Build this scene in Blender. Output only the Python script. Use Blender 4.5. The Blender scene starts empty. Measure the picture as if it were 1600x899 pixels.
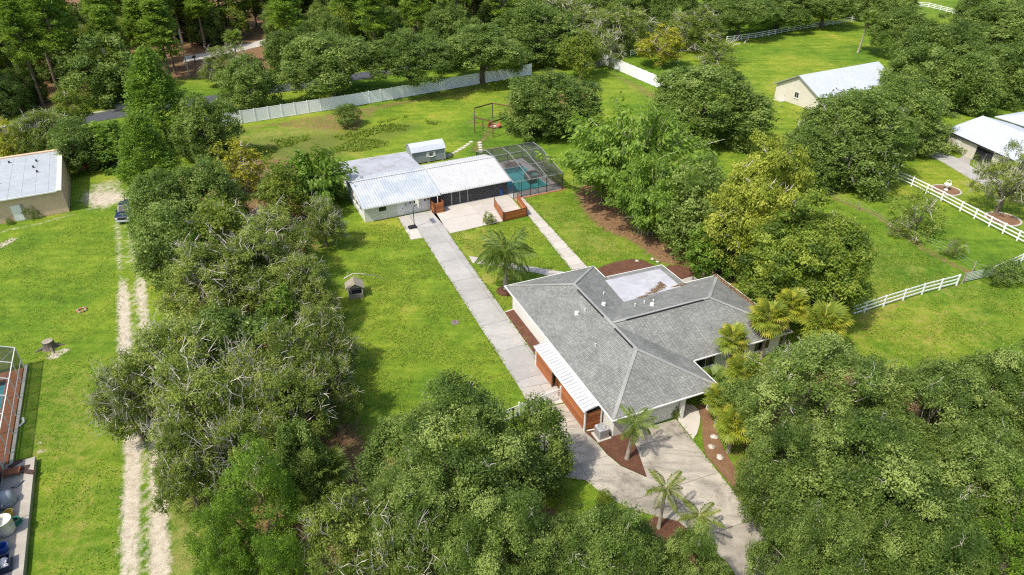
import bpy, math, random
import numpy as np
from mathutils import Vector, Matrix

scene = bpy.context.scene
C = scene.collection
R_ = math.radians

# ------------------------------------------------------------------ camera
cam_d = bpy.data.cameras.new('camera')
cam = bpy.data.objects.new('camera', cam_d); C.objects.link(cam)
cam.location = (0, 0, 40.0)
cam.rotation_euler = (R_(90 - 32), 0, 0)
cam_d.sensor_width = 36.0
cam_d.lens = 36.0 * 1080 / 1600
cam_d.clip_start = 0.5
cam_d.clip_end = 3000
scene.camera = cam

# ------------------------------------------------------------------ sky and sun
SUN_EL, SUN_AZ = 56.0, 227.0          # degrees; azimuth clockwise from +Y
world = bpy.data.worlds.new('World'); scene.world = world
world.use_nodes = True
wn = world.node_tree.nodes; wl = world.node_tree.links
wn.clear()
sky = wn.new('ShaderNodeTexSky'); sky.sky_type = 'NISHITA'; sky.sun_disc = False
sky.sun_elevation = R_(SUN_EL); sky.sun_rotation = R_(SUN_AZ)
sky.air_density = 1.0; sky.dust_density = 2.5; sky.ozone_density = 1.0
bg = wn.new('ShaderNodeBackground'); bg.inputs['Strength'].default_value = 0.15
wo = wn.new('ShaderNodeOutputWorld')
wl.new(sky.outputs[0], bg.inputs[0]); wl.new(bg.outputs[0], wo.inputs[0])
sun_d = bpy.data.lights.new('sun', 'SUN'); sun_d.energy = 3.2; sun_d.angle = R_(1.5)
sun_d.color = (1.0, 0.93, 0.8)
sun = bpy.data.objects.new('sun', sun_d); C.objects.link(sun)
az, el = R_(SUN_AZ), R_(SUN_EL)
sdir = Vector((math.sin(az) * math.cos(el), math.cos(az) * math.cos(el), math.sin(el)))
sun.rotation_euler = sdir.to_track_quat('Z', 'Y').to_euler()
scene.view_settings.view_transform = 'Standard'
scene.view_settings.look = 'None'
scene.view_settings.exposure = 0.48
scene.view_settings.gamma = 1.0
scene.view_settings.use_curve_mapping = False
cy = scene.cycles
cy.max_bounces = 6; cy.diffuse_bounces = 4; cy.glossy_bounces = 2
cy.transmission_bounces = 4; cy.transparent_max_bounces = 12
cy.caustics_reflective = False; cy.caustics_refractive = False
cy.use_denoising = False
cy.filter_width = 1.2

# ------------------------------------------------------------------ materials
def new_mat(name):
    m = bpy.data.materials.new(name); m.use_nodes = True
    nt = m.node_tree
    b = nt.nodes['Principled BSDF']
    return m, nt, b

def N(nt, t, **kw):
    n = nt.nodes.new(t)
    for k, v in kw.items():
        if hasattr(n, k): setattr(n, k, v)
        else: n.inputs[k].default_value = v
    return n

def col(c): return (c[0], c[1], c[2], 1.0)

def noise(nt, scale, detail=4, rough=0.55, src=None, dist=0.0):
    n = N(nt, 'ShaderNodeTexNoise'); n.inputs['Scale'].default_value = scale
    n.inputs['Detail'].default_value = detail; n.inputs['Roughness'].default_value = rough
    n.inputs['Distortion'].default_value = dist
    if src is not None: nt.links.new(src, n.inputs['Vector'])
    return n.outputs['Fac']

def ramp(nt, fac, stops):
    r = N(nt, 'ShaderNodeValToRGB'); e = r.color_ramp.elements
    while len(e) > 1: e.remove(e[-1])
    e[0].position, e[0].color = stops[0][0], col(stops[0][1]) if not isinstance(stops[0][1], float) else (stops[0][1],) * 3 + (1,)
    for p, c in stops[1:]:
        x = e.new(p); x.color = col(c) if not isinstance(c, float) else (c, c, c, 1)
    nt.links.new(fac, r.inputs[0]); return r.outputs[0]

def mix(nt, fac, a, b, mode='MIX'):
    m = N(nt, 'ShaderNodeMix', data_type='RGBA', blend_type=mode)
    for s, v in ((m.inputs[0], fac), (m.inputs[6], a), (m.inputs[7], b)):
        if hasattr(v, 'is_linked'): nt.links.new(v, s)
        elif isinstance(v, (tuple, list)): s.default_value = col(v)
        else: s.default_value = v
    return m.outputs[2]

def mth(nt, op, a, b=0.0, clamp=False):
    m = N(nt, 'ShaderNodeMath', operation=op); m.use_clamp = clamp
    for s, v in ((m.inputs[0], a), (m.inputs[1], b)):
        if hasattr(v, 'is_linked'): nt.links.new(v, s)
        else: s.default_value = v
    return m.outputs[0]

def bump(nt, b, h, strength=0.3, dist=0.05):
    n = N(nt, 'ShaderNodeBump'); n.inputs['Strength'].default_value = strength
    n.inputs['Distance'].default_value = dist
    nt.links.new(h, n.inputs['Height']); nt.links.new(n.outputs[0], b.inputs['Normal'])

def pos(nt): return N(nt, 'ShaderNodeNewGeometry').outputs['Position']

def plain(name, c, rough=0.6, var=0.12, scale=3.0, metal=0.0, spec=0.4, big=0.25):
    """a paint or stone with fine grain and broad weathering in world space"""
    m, nt, b = new_mat(name)
    p = pos(nt)
    f = mth(nt, 'ADD', mth(nt, 'MULTIPLY', noise(nt, scale, 5, 0.65, p), 0.6), mth(nt, 'MULTIPLY', noise(nt, big, 3, 0.5, p), 0.4))
    lo = tuple(x * (1 - var * 1.6) for x in c); hi = tuple(min(1, x * (1 + var * 1.3)) for x in c)
    nt.links.new(ramp(nt, f, [(0.3, lo), (0.72, hi)]), b.inputs['Base Color'])
    b.inputs['Roughness'].default_value = rough; b.inputs['Metallic'].default_value = metal
    b.inputs['Specular IOR Level'].default_value = spec
    return m

def leaf_mat(name, dark, mid, light, trans=0.48, rough=0.5, var=0.22):
    m, nt, b = new_mat(name)
    a = N(nt, 'ShaderNodeAttribute', attribute_name='tint')
    oi = N(nt, 'ShaderNodeObjectInfo')
    f = mth(nt, 'ADD', a.outputs['Fac'], mth(nt, 'MULTIPLY', mth(nt, 'SUBTRACT', oi.outputs['Random'], 0.5), var), True)
    c = ramp(nt, f, [(0.0, dark), (0.5, mid), (1.0, light)])
    nt.links.new(c, b.inputs['Base Color'])
    b.inputs['Roughness'].default_value = rough; b.inputs['Specular IOR Level'].default_value = 0.35
    t = N(nt, 'ShaderNodeBsdfTranslucent')
    nt.links.new(mix(nt, 0.35, c, (0.3, 0.46, 0.03), 'MIX'), t.inputs[0])
    ms = N(nt, 'ShaderNodeMixShader'); ms.inputs[0].default_value = trans
    nt.links.new(b.outputs[0], ms.inputs[1]); nt.links.new(t.outputs[0], ms.inputs[2])
    nt.links.new(ms.outputs[0], nt.nodes['Material Output'].inputs[0])
    return m

M = {}
M['oak'] = leaf_mat('oak_leaf', (0.055, 0.1, 0.018), (0.18, 0.27, 0.05), (0.43, 0.52, 0.15))
M['scrag'] = leaf_mat('thin_oak_leaf', (0.068, 0.105, 0.016), (0.225, 0.295, 0.046), (0.48, 0.53, 0.14))
M['cedar'] = leaf_mat('cedar_leaf', (0.055, 0.11, 0.012), (0.175, 0.3, 0.028), (0.36, 0.5, 0.06))
M['cyp'] = leaf_mat('cypress_leaf', (0.058, 0.105, 0.013), (0.2, 0.29, 0.034), (0.43, 0.49, 0.075))
M['cyplight'] = leaf_mat('olive_cypress_leaf', (0.15, 0.19, 0.02), (0.42, 0.47, 0.06), (0.68, 0.67, 0.13))
M['lime'] = leaf_mat('lime_leaf', (0.075, 0.12, 0.014), (0.21, 0.28, 0.034), (0.4, 0.42, 0.06))
M['gold'] = leaf_mat('gold_leaf', (0.14, 0.155, 0.015), (0.41, 0.4, 0.035), (0.66, 0.57, 0.05))
M['bamboo'] = leaf_mat('bamboo_leaf', (0.05, 0.1, 0.013), (0.17, 0.29, 0.032), (0.33, 0.46, 0.07))
M['pine'] = leaf_mat('pine_needle', (0.07, 0.13, 0.015), (0.23, 0.36, 0.036), (0.46, 0.58, 0.07))
M['palm'] = leaf_mat('palm_leaf', (0.07, 0.12, 0.018), (0.19, 0.28, 0.05), (0.34, 0.42, 0.1), rough=0.45)
M['fan'] = leaf_mat('fan_palm_leaf', (0.085, 0.13, 0.017), (0.29, 0.37, 0.05), (0.62, 0.56, 0.07), rough=0.42)
M['deadfrond'] = leaf_mat('dead_frond', (0.12, 0.08, 0.04), (0.24, 0.17, 0.09), (0.36, 0.27, 0.15), trans=0.1)
M['moss'] = leaf_mat('spanish_moss', (0.12, 0.12, 0.085), (0.24, 0.235, 0.175), (0.36, 0.345, 0.27), trans=0.15, rough=0.8)
M['weed'] = leaf_mat('weed_leaf', (0.12, 0.165, 0.018), (0.22, 0.31, 0.028), (0.33, 0.4, 0.07))
M['lawn_blade'] = leaf_mat('lawn_blade', (0.12, 0.19, 0.014), (0.19, 0.275, 0.02), (0.3, 0.34, 0.05), trans=0.2, rough=0.7, var=0.0)
M['litter'] = leaf_mat('leaf_litter', (0.11, 0.07, 0.04), (0.23, 0.15, 0.085), (0.34, 0.22, 0.13), trans=0.05, rough=0.8)
M['bark'] = plain('bark', (0.15, 0.125, 0.1), 0.9, 0.4, 6)
M['twig'] = plain('grey_twig', (0.5, 0.46, 0.4), 0.85, 0.25, 4)
M['pinebark'] = plain('pine_bark', (0.2, 0.15, 0.115), 0.9, 0.35, 5)
M['palmbark'] = plain('palm_bark', (0.36, 0.31, 0.26), 0.9, 0.25, 5)
M['culm'] = plain('bamboo_culm', (0.52, 0.49, 0.36), 0.6, 0.25, 3)
M['white'] = plain('white_paint', (0.78, 0.78, 0.76), 0.5, 0.06, 2)
M['vinyl'] = plain('white_vinyl', (0.9, 0.9, 0.92), 0.4, 0.04, 1.2)
M['stucco'] = plain('white_stucco', (0.7, 0.7, 0.66), 0.85, 0.08, 3)
M['cream'] = plain('cream_stucco', (0.62, 0.58, 0.5), 0.85, 0.07, 2)
M['tan'] = plain('tan_stucco', (0.62, 0.455, 0.31), 0.88, 0.09, 1.5)
M['grey_siding'] = plain('grey_siding', (0.3, 0.32, 0.35), 0.7, 0.08, 2)
M['dark'] = plain('dark_metal', (0.03, 0.03, 0.033), 0.5, 0.2, 3)
M['bronze'] = plain('bronze_frame', (0.065, 0.062, 0.06), 0.4, 0.15, 3)
M['alu'] = plain('grey_aluminium', (0.4, 0.4, 0.4), 0.4, 0.1, 3, metal=0.3)
M['galv'] = plain('galvanised_steel', (0.5, 0.53, 0.55), 0.45, 0.12, 2, metal=0.1)
M['black'] = plain('black_plastic', (0.02, 0.02, 0.022), 0.5, 0.2, 3)
M['blue'] = plain('blue_plastic', (0.02, 0.09, 0.36), 0.45, 0.1, 3)
M['navy'] = plain('navy_car_paint', (0.008, 0.016, 0.05), 0.3, 0.1, 3, spec=0.7)
M['green_plastic'] = plain('green_plastic', (0.03, 0.2, 0.12), 0.5, 0.1, 3)
M['yellow'] = plain('yellow_plastic', (0.7, 0.5, 0.03), 0.5, 0.1, 3)
M['offwhite'] = plain('weathered_plastic', (0.62, 0.61, 0.54), 0.5, 0.1, 2)
M['greyplastic'] = plain('grey_tarp', (0.33, 0.36, 0.4), 0.6, 0.15, 3)
M['red'] = plain('red_clay', (0.4, 0.1, 0.06), 0.7, 0.15, 3)
M['stone'] = plain('pale_stone', (0.5, 0.46, 0.39), 0.85, 0.25, 4)
M['darkstone'] = plain('dark_rock', (0.22, 0.18, 0.15), 0.85, 0.4, 4)
M['paver'] = plain('brick_paver', (0.42, 0.17, 0.09), 0.85, 0.2, 3)
M['browncard'] = plain('brown_board', (0.07, 0.04, 0.03), 0.7, 0.2, 3)
M['timber'] = plain('weathered_timber', (0.33, 0.29, 0.23), 0.85, 0.2, 4)
M['cedarpost'] = plain('stained_post', (0.14, 0.07, 0.04), 0.7, 0.2, 4)
M['poolplaster'] = plain('pool_plaster', (0.21, 0.53, 0.56), 0.7, 0.08, 1)
M['tyre'] = plain('tyre_rubber', (0.02, 0.02, 0.02), 0.8, 0.1, 3)
M['asphalt'] = plain('asphalt', (0.075, 0.08, 0.095), 0.85, 0.2, 2)

def wood_mat():
    m, nt, b = new_mat('orange_stained_board')
    oi = N(nt, 'ShaderNodeObjectInfo')
    tc = N(nt, 'ShaderNodeNewGeometry')
    mp = N(nt, 'ShaderNodeMapping'); mp.inputs['Scale'].default_value = (1.2, 1.2, 14)
    nt.links.new(tc.outputs['Position'], mp.inputs[0])
    g = noise(nt, 2.0, 5, 0.6, mp.outputs[0])
    f = mth(nt, 'ADD', mth(nt, 'MULTIPLY', g, 0.6), mth(nt, 'MULTIPLY', oi.outputs['Random'], 0.4))
    nt.links.new(ramp(nt, f, [(0.2, (0.16, 0.048, 0.016)), (0.55, (0.37, 0.115, 0.03)), (0.85, (0.53, 0.205, 0.07))]), b.inputs['Base Color'])
    b.inputs['Roughness'].default_value = 0.6
    return m
M['wood'] = wood_mat()

def concrete_mat(name, c, stain=0.5, warm=1.0):
    m, nt, b = new_mat(name)
    p = pos(nt); oi = N(nt, 'ShaderNodeObjectInfo')
    n1 = noise(nt, 0.35, 6, 0.62, p, 0.6); n2 = noise(nt, 1.8, 6, 0.7, p); n3 = noise(nt, 18, 3, 0.6, p)
    hi = tuple(x * 1.1 for x in c); lo = tuple(x * 0.8 for x in c)
    base = ramp(nt, mth(nt, 'ADD', mth(nt, 'MULTIPLY', n2, 0.6), mth(nt, 'MULTIPLY', oi.outputs['Random'], 0.4)), [(0.25, lo), (0.75, hi)])
    st = mth(nt, 'MULTIPLY', ramp(nt, n1, [(0.44, 0.0), (0.66, 1.0)]), ramp(nt, n2, [(0.3, 0.25), (0.62, 1.0)]))
    mp = N(nt, 'ShaderNodeMapping'); mp.inputs['Rotation'].default_value = (0, 0, R_(67)); mp.inputs['Scale'].default_value = (0.22, 1.0, 1.0)
    nt.links.new(p, mp.inputs[0])
    sk = ramp(nt, noise(nt, 0.9, 6, 0.7, mp.outputs[0], 0.4), [(0.46, 0.0), (0.68, 1.0)])
    st = mth(nt, 'MAXIMUM', st, mth(nt, 'MULTIPLY', sk, 0.8))
    dark = tuple(x * 0.36 for x in c)
    cc = mix(nt, mth(nt, 'MULTIPLY', st, stain), base, dark)
    g = ramp(nt, n3, [(0.3, (0.86, 0.86, 0.86)), (0.7, (1.08, 1.08, 1.08))])
    nt.links.new(mix(nt, 1.0, cc, g, 'MULTIPLY'), b.inputs['Base Color'])
    b.inputs['Roughness'].default_value = 0.9
    bump(nt, b, n3, 0.15, 0.02)
    return m
M['conc'] = concrete_mat('driveway_concrete', (0.44, 0.425, 0.4), 0.42)
M['conc_new'] = concrete_mat('pale_concrete', (0.53, 0.49, 0.44), 0.22)
M['conc_old'] = concrete_mat('stained_concrete', (0.48, 0.435, 0.365), 1.0)
M['conc_pad'] = concrete_mat('weathered_pad', (0.47, 0.43, 0.37), 0.5)

def shingle_mat():
    m, nt, b = new_mat('grey_shingle')
    uv = N(nt, 'ShaderNodeUVMap')
    br = N(nt, 'ShaderNodeTexBrick'); nt.links.new(uv.outputs[0], br.inputs['Vector'])
    br.offset = 0.37; br.offset_frequency = 1
    for k, v in (('Scale', 1.0), ('Mortar Size', 0.014), ('Mortar Smooth', 0.4), ('Bias', -0.1), ('Brick Width', 0.3), ('Row Height', 0.12)):
        br.inputs[k].default_value = v
    br.inputs['Color1'].default_value = (0.19, 0.195, 0.185, 1); br.inputs['Color2'].default_value = (0.29, 0.295, 0.28, 1)
    br.inputs['Mortar'].default_value = (0.09, 0.095, 0.09, 1)
    p = pos(nt)
    n1 = noise(nt, 0.5, 5, 0.6, p, 0.5); n2 = noise(nt, 11, 3, 0.7, p)
    c = mix(nt, 1.0, br.outputs[0], ramp(nt, n1, [(0.3, (0.78, 0.79, 0.78)), (0.7, (1.16, 1.16, 1.14))]), 'MULTIPLY')
    c = mix(nt, 1.0, c, ramp(nt, n2, [(0.25, (0.8, 0.8, 0.8)), (0.75, (1.2, 1.2, 1.2))]), 'MULTIPLY')
    nt.links.new(c, b.inputs['Base Color']); b.inputs['Roughness'].default_value = 0.92
    bump(nt, b, mth(nt, 'ADD', br.outputs['Fac'], mth(nt, 'MULTIPLY', n2, -0.6)), -0.5, 0.03)
    return m
M['shingle'] = shingle_mat()
M['hipcap'] = plain('hip_cap_shingle', (0.31, 0.315, 0.3), 0.92, 0.3, 9)

def membrane_mat(name, c, dirt, amount):
    m, nt, b = new_mat(name)
    p = pos(nt)
    n1 = noise(nt, 0.45, 6, 0.65, p, 0.8); n2 = noise(nt, 2.2, 5, 0.7, p)
    f = mth(nt, 'MULTIPLY', ramp(nt, n1, [(0.42, 0.0), (0.75, 1.0)]), amount)
    cc = mix(nt, f, c, dirt)
    cc = mix(nt, 1.0, cc, ramp(nt, n2, [(0.3, (0.9, 0.9, 0.9)), (0.7, (1.07, 1.07, 1.07))]), 'MULTIPLY')
    nt.links.new(cc, b.inputs['Base Color']); b.inputs['Roughness'].default_value = 0.7
    return m
M['membrane'] = membrane_mat('pale_roof_membrane', (0.47, 0.475, 0.51), (0.33, 0.33, 0.36), 0.8)
M['oldmembrane'] = membrane_mat('grey_roof_membrane', (0.4, 0.42, 0.46), (0.2, 0.19, 0.18), 0.8)
M['barnroof'] = membrane_mat('barn_metal_roof', (0.4, 0.43, 0.46), (0.28, 0.33, 0.34), 0.7)
M['whiteroof'] = membrane_mat('white_metal_roof', (0.5, 0.54, 0.6), (0.42, 0.46, 0.53), 0.5)
M['metalroof'] = membrane_mat('corrugated_roof', (0.5, 0.53, 0.56), (0.3, 0.36, 0.43), 0.85)
M['metalroof_white'] = membrane_mat('white_corrugated_roof', (0.52, 0.525, 0.53), (0.4, 0.41, 0.43), 0.6)

def glass_mat():
    m, nt, b = new_mat('dark_glass')
    b.inputs['Base Color'].default_value = (0.012, 0.015, 0.018, 1); b.inputs['Roughness'].default_value = 0.08
    b.inputs['Specular IOR Level'].default_value = 0.6
    return m
M['glass'] = glass_mat()

def screen_mat(name, c, op):
    m, nt, b = new_mat(name)
    b.inputs['Base Color'].default_value = col(c); b.inputs['Roughness'].default_value = 0.7
    t = N(nt, 'ShaderNodeBsdfTransparent'); ms = N(nt, 'ShaderNodeMixShader'); ms.inputs[0].default_value = op
    nt.links.new(t.outputs[0], ms.inputs[1]); nt.links.new(b.outputs[0], ms.inputs[2])
    nt.links.new(ms.outputs[0], nt.nodes['Material Output'].inputs[0])
    return m
M['screen'] = screen_mat('insect_screen', (0.045, 0.047, 0.05), 0.42)
M['porchscreen'] = screen_mat('porch_screen', (0.07, 0.073, 0.078), 0.72)

def water_mat():
    m, nt, b = new_mat('pool_water')
    t = N(nt, 'ShaderNodeBsdfTransparent'); t.inputs[0].default_value = (0.62, 0.93, 0.94, 1)
    g = N(nt, 'ShaderNodeBsdfGlossy'); g.inputs['Roughness'].default_value = 0.06
    fr = N(nt, 'ShaderNodeFresnel'); fr.inputs[0].default_value = 1.33
    bp = N(nt, 'ShaderNodeBump'); bp.inputs['Strength'].default_value = 0.25; bp.inputs['Distance'].default_value = 0.05
    nt.links.new(noise(nt, 3.0, 3, 0.5, pos(nt)), bp.inputs['Height'])
    nt.links.new(bp.outputs[0], g.inputs['Normal']); nt.links.new(bp.outputs[0], fr.inputs['Normal'])
    ms = N(nt, 'ShaderNodeMixShader')
    nt.links.new(fr.outputs[0], ms.inputs[0]); nt.links.new(t.outputs[0], ms.inputs[1]); nt.links.new(g.outputs[0], ms.inputs[2])
    nt.links.new(ms.outputs[0], nt.nodes['Material Output'].inputs[0])
    return m
M['water'] = water_mat()

def mulch_mat(name, a, b_, c_):
    m, nt, b = new_mat(name)
    p = pos(nt); n1 = noise(nt, 14, 5, 0.75, p); n2 = noise(nt, 1.2, 4, 0.6, p)
    f = mth(nt, 'ADD', mth(nt, 'MULTIPLY', n1, 0.65), mth(nt, 'MULTIPLY', n2, 0.35))
    nt.links.new(ramp(nt, f, [(0.3, a), (0.52, b_), (0.72, c_)]), b.inputs['Base Color'])
    b.inputs['Roughness'].default_value = 0.95
    bump(nt, b, n1, 0.9, 0.08)
    return m
M['strawmulch'] = mulch_mat('brown_straw_mulch', (0.11, 0.055, 0.028), (0.23, 0.125, 0.065), (0.37, 0.23, 0.13))
M['mulch'] = mulch_mat('red_brown_mulch', (0.05, 0.022, 0.014), (0.13, 0.053, 0.029), (0.25, 0.12, 0.066))

def ground_mat():
    m, nt, b = new_mat('lawn_and_soil')
    p = pos(nt)
    def at(n): return N(nt, 'ShaderNodeAttribute', attribute_name=n).outputs['Fac']
    n_big = noise(nt, 0.05, 4, 0.55, p, 0.4); n_mid = noise(nt, 0.28, 5, 0.6, p, 0.6)
    n_sm = noise(nt, 1.5, 6, 0.68, p, 0.5); n_fine = noise(nt, 9.0, 5, 0.72, p)
    f = mth(nt, 'ADD', mth(nt, 'MULTIPLY', n_big, 0.3), mth(nt, 'ADD', mth(nt, 'MULTIPLY', n_mid, 0.35), mth(nt, 'MULTIPLY', n_sm, 0.35)))
    g = ramp(nt, f, [(0.38, (0.082, 0.15, 0.013)), (0.46, (0.125, 0.208, 0.016)), (0.53, (0.175, 0.252, 0.021)), (0.62, (0.265, 0.285, 0.045))])
    mp = N(nt, 'ShaderNodeMapping'); mp.inputs['Rotation'].default_value = (0, 0, R_(35)); mp.inputs['Scale'].default_value = (0.12, 1.0, 1.0)
    nt.links.new(p, mp.inputs[0])
    mow = noise(nt, 0.9, 4, 0.6, mp.outputs[0], 0.3)
    g = mix(nt, 1.0, g, ramp(nt, mow, [(0.35, (0.8, 0.85, 0.8)), (0.65, (1.18, 1.12, 1.14))]), 'MULTIPLY')
    # thin, straw-coloured spots
    dryf = ramp(nt, mth(nt, 'ADD', mth(nt, 'MULTIPLY', at('dry'), 0.34), mth(nt, 'ADD', mth(nt, 'MULTIPLY', n_sm, 0.55), mth(nt, 'MULTIPLY', n_mid, 0.3))), [(0.51, 0.0), (0.74, 1.0)])
    g = mix(nt, dryf, g, (0.29, 0.25, 0.075))
    g = mix(nt, 1.0, g, ramp(nt, n_big, [(0.36, (0.82, 0.92, 0.9)), (0.5, (1.0, 1.0, 1.0)), (0.64, (1.16, 1.06, 1.05))]), 'MULTIPLY')
    # weedy dark clumps
    wf = ramp(nt, mth(nt, 'ADD', mth(nt, 'MULTIPLY', at('weed'), 0.5), mth(nt, 'MULTIPLY', n_sm, 0.6)), [(0.62, 0.0), (0.85, 1.0)])
    g = mix(nt, mth(nt, 'MULTIPLY', wf, 0.75), g, (0.1, 0.125, 0.025))
    g = mix(nt, 1.0, g, ramp(nt, n_fine, [(0.3, (0.62, 0.65, 0.6)), (0.5, (1.0, 1.0, 1.0)), (0.7, (1.4, 1.34, 1.4))]), 'MULTIPLY')
    edge = mth(nt, 'ADD', mth(nt, 'MULTIPLY', mth(nt, 'SUBTRACT', n_sm, 0.5), 1.5), mth(nt, 'MULTIPLY', mth(nt, 'SUBTRACT', n_fine, 0.5), 0.8))
    straw = ramp(nt, mth(nt, 'ADD', noise(nt, 3.0, 6, 0.75, p, 0.6), 0.0), [(0.3, (0.1, 0.055, 0.028)), (0.5, (0.215, 0.125, 0.066)), (0.72, (0.37, 0.24, 0.135))])
    sf = ramp(nt, mth(nt, 'ADD', at('straw'), mth(nt, 'MULTIPLY', edge, 0.6)), [(0.38, 0.0), (0.6, 1.0)])
    g = mix(nt, sf, g, straw)
    sand = ramp(nt, noise(nt, 1.6, 6, 0.62, p, 0.4), [(0.3, (0.37, 0.315, 0.235)), (0.5, (0.51, 0.45, 0.35)), (0.72, (0.6, 0.54, 0.44))])
    af = ramp(nt, mth(nt, 'ADD', at('sand'), mth(nt, 'MULTIPLY', edge, 0.36)), [(0.42, 0.0), (0.6, 1.0)])
    g = mix(nt, af, g, sand)
    nt.links.new(g, b.inputs['Base Color']); b.inputs['Roughness'].default_value = 0.95
    b.inputs['Specular IOR Level'].default_value = 0.15
    h = mth(nt, 'ADD', mth(nt, 'MULTIPLY', n_fine, 0.6), mth(nt, 'MULTIPLY', n_sm, 0.8))
    bump(nt, b, h, 0.75, 0.16)
    return m
M['ground'] = ground_mat()

# ------------------------------------------------------------------ mesh helpers
class MB:
    """collects simple solids; build() links them as one mesh with a metric UV per face"""
    def __init__(s): s.v = []; s.f = []
    def add(s, vs, fs):
        o = len(s.v); s.v += [tuple(p) for p in vs]; s.f += [tuple(i + o for i in f) for f in fs]; return s
    def bx(s, x0, x1, y0, y1, z0, z1):
        return s.add([(x0, y0, z0), (x1, y0, z0), (x1, y1, z0), (x0, y1, z0), (x0, y0, z1), (x1, y0, z1), (x1, y1, z1), (x0, y1, z1)],
                     [(0, 3, 2, 1), (4, 5, 6, 7), (0, 1, 5, 4), (1, 2, 6, 5), (2, 3, 7, 6), (3, 0, 4, 7)])
    def bar(s, p, q, w, h):
        """square bar from p to q"""
        p, q = Vector(p), Vector(q); d = (q - p).normalized()
        up = Vector((0, 0, 1)) if abs(d.z) < 0.95 else Vector((1, 0, 0))
        a = d.cross(up).normalized(); b = a.cross(d).normalized()
        a *= w / 2; b *= h / 2
        vs = [p - a - b, p + a - b, p + a + b, p - a + b, q - a - b, q + a - b, q + a + b, q - a + b]
        return s.add(vs, [(3, 2, 1, 0), (4, 5, 6, 7), (0, 1, 5, 4), (1, 2, 6, 5), (2, 3, 7, 6), (3, 0, 4, 7)])
    def prism(s, pts, z0, z1):
        a = sum(pts[i][0] * pts[(i + 1) % len(pts)][1] - pts[(i + 1) % len(pts)][0] * pts[i][1] for i in range(len(pts)))
        if a < 0: pts = pts[::-1]
        n = len(pts)
        return s.add([(x, y, z0) for x, y in pts] + [(x, y, z1) for x, y in pts],
                     [tuple(range(n))[::-1], tuple(range(n, 2 * n))] + [(i, (i + 1) % n, n + (i + 1) % n, n + i) for i in range(n)])
    def slab(s, pts, t=0.12):
        """a sloping polygon (counter-clockwise from above) given a thickness straight down"""
        n = len(pts)
        return s.add(list(pts) + [(x, y, z - t) for x, y, z in pts],
                     [tuple(range(n)), tuple(range(n, 2 * n))[::-1]] + [(i, n + i, n + (i + 1) % n, (i + 1) % n) for i in range(n)])
    def face(s, pts): return s.add(pts, [tuple(range(len(pts)))])
    def tube(s, path, rad, n=6, cap=True):
        path = [Vector(p) for p in path]; vs = []; fs = []
        for i, p in enumerate(path):
            d = (path[min(i + 1, len(path) - 1)] - path[max(i - 1, 0)]).normalized()
            up = Vector((0, 0, 1)) if abs(d.z) < 0.9 else Vector((1, 0, 0))
            a = d.cross(up).normalized(); b = a.cross(d)
            r = rad[i] if isinstance(rad, (list, tuple)) else rad
            for k in range(n):
                t = 2 * math.pi * k / n
                vs.append(p + a * (r * math.cos(t)) + b * (r * math.sin(t)))
        for i in range(len(path) - 1):
            for k in range(n):
                k2 = (k + 1) % n
                fs.append((i * n + k, i * n + k2, (i + 1) * n + k2, (i + 1) * n + k))
        if cap:
            fs.append(tuple(range(n))[::-1]); fs.append(tuple(range((len(path) - 1) * n, len(path) * n)))
        return s.add(vs, fs)
    def lathe(s, prof, c=(0, 0), n=14):
        vs = []; fs = []
        for r, z in prof:
            for k in range(n):
                t = 2 * math.pi * k / n; vs.append((c[0] + r * math.cos(t), c[1] + r * math.sin(t), z))
        for i in range(len(prof) - 1):
            for k in range(n):
                k2 = (k + 1) % n; fs.append((i * n + k, i * n + k2, (i + 1) * n + k2, (i + 1) * n + k))
        fs.append(tuple(range(n))[::-1]); fs.append(tuple(range((len(prof) - 1) * n, len(prof) * n)))
        return s.add(vs, fs)
    def rock(s, c, r, rng, sq=0.6):
        vs = []; fs = []; n = 8; rings = [(-0.5, 0.75), (0.1, 1.0), (0.6, 0.72), (0.95, 0.28)]
        for z, q in rings:
            for k in range(n):
                t = 2 * math.pi * k / n; j = q * r * rng.uniform(0.75, 1.2)
                vs.append((c[0] + j * math.cos(t), c[1] + j * math.sin(t), c[2] + r * sq * z + r * sq * 0.4))
        for i in range(3):
            for k in range(n):
                k2 = (k + 1) % n; fs.append((i * n + k, i * n + k2, (i + 1) * n + k2, (i + 1) * n + k))
        fs.append(tuple(range(n))[::-1]); fs.append(tuple(range(3 * n, 4 * n)))
        return s.add(vs, fs)
    def mesh(s, name, mat, smooth=False):
        me = bpy.data.meshes.new(name); me.from_pydata(s.v, [], s.f)
        ul = me.uv_layers.new(name='UVMap'); data = np.zeros(len(me.loops) * 2, 'f')
        for p in me.polygons:
            n = p.normal
            u = Vector((0, 0, 1)).cross(n)
            u = Vector((1, 0, 0)) if u.length < 1e-3 else u.normalized()
            w = n.cross(u)
            for li in p.loop_indices:
                co = me.vertices[me.loops[li].vertex_index].co
                data[2 * li] = co.dot(u); data[2 * li + 1] = co.dot(w)
        ul.data.foreach_set('uv', data)
        if smooth: me.polygons.foreach_set('use_smooth', [True] * len(me.polygons))
        me.materials.append(M[mat]); return me
    def build(s, name, mat, parent=None, smooth=False):
        return link(name, s.mesh(name, mat, smooth), parent)

def link(name, me, parent=None, loc=(0, 0, 0), rz=0.0, scale=(1, 1, 1)):
    o = bpy.data.objects.new(name, me); C.objects.link(o)
    o.location = tuple(loc) if len(loc) == 3 else (loc[0], loc[1], 0); o.rotation_euler = (0, 0, rz); o.scale = scale
    if parent is not None: o.parent = parent
    return o

def tag(o, label, cat, group=None):
    o['label'] = label; o['category'] = cat
    if group: o['group'] = group
    return o

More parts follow.
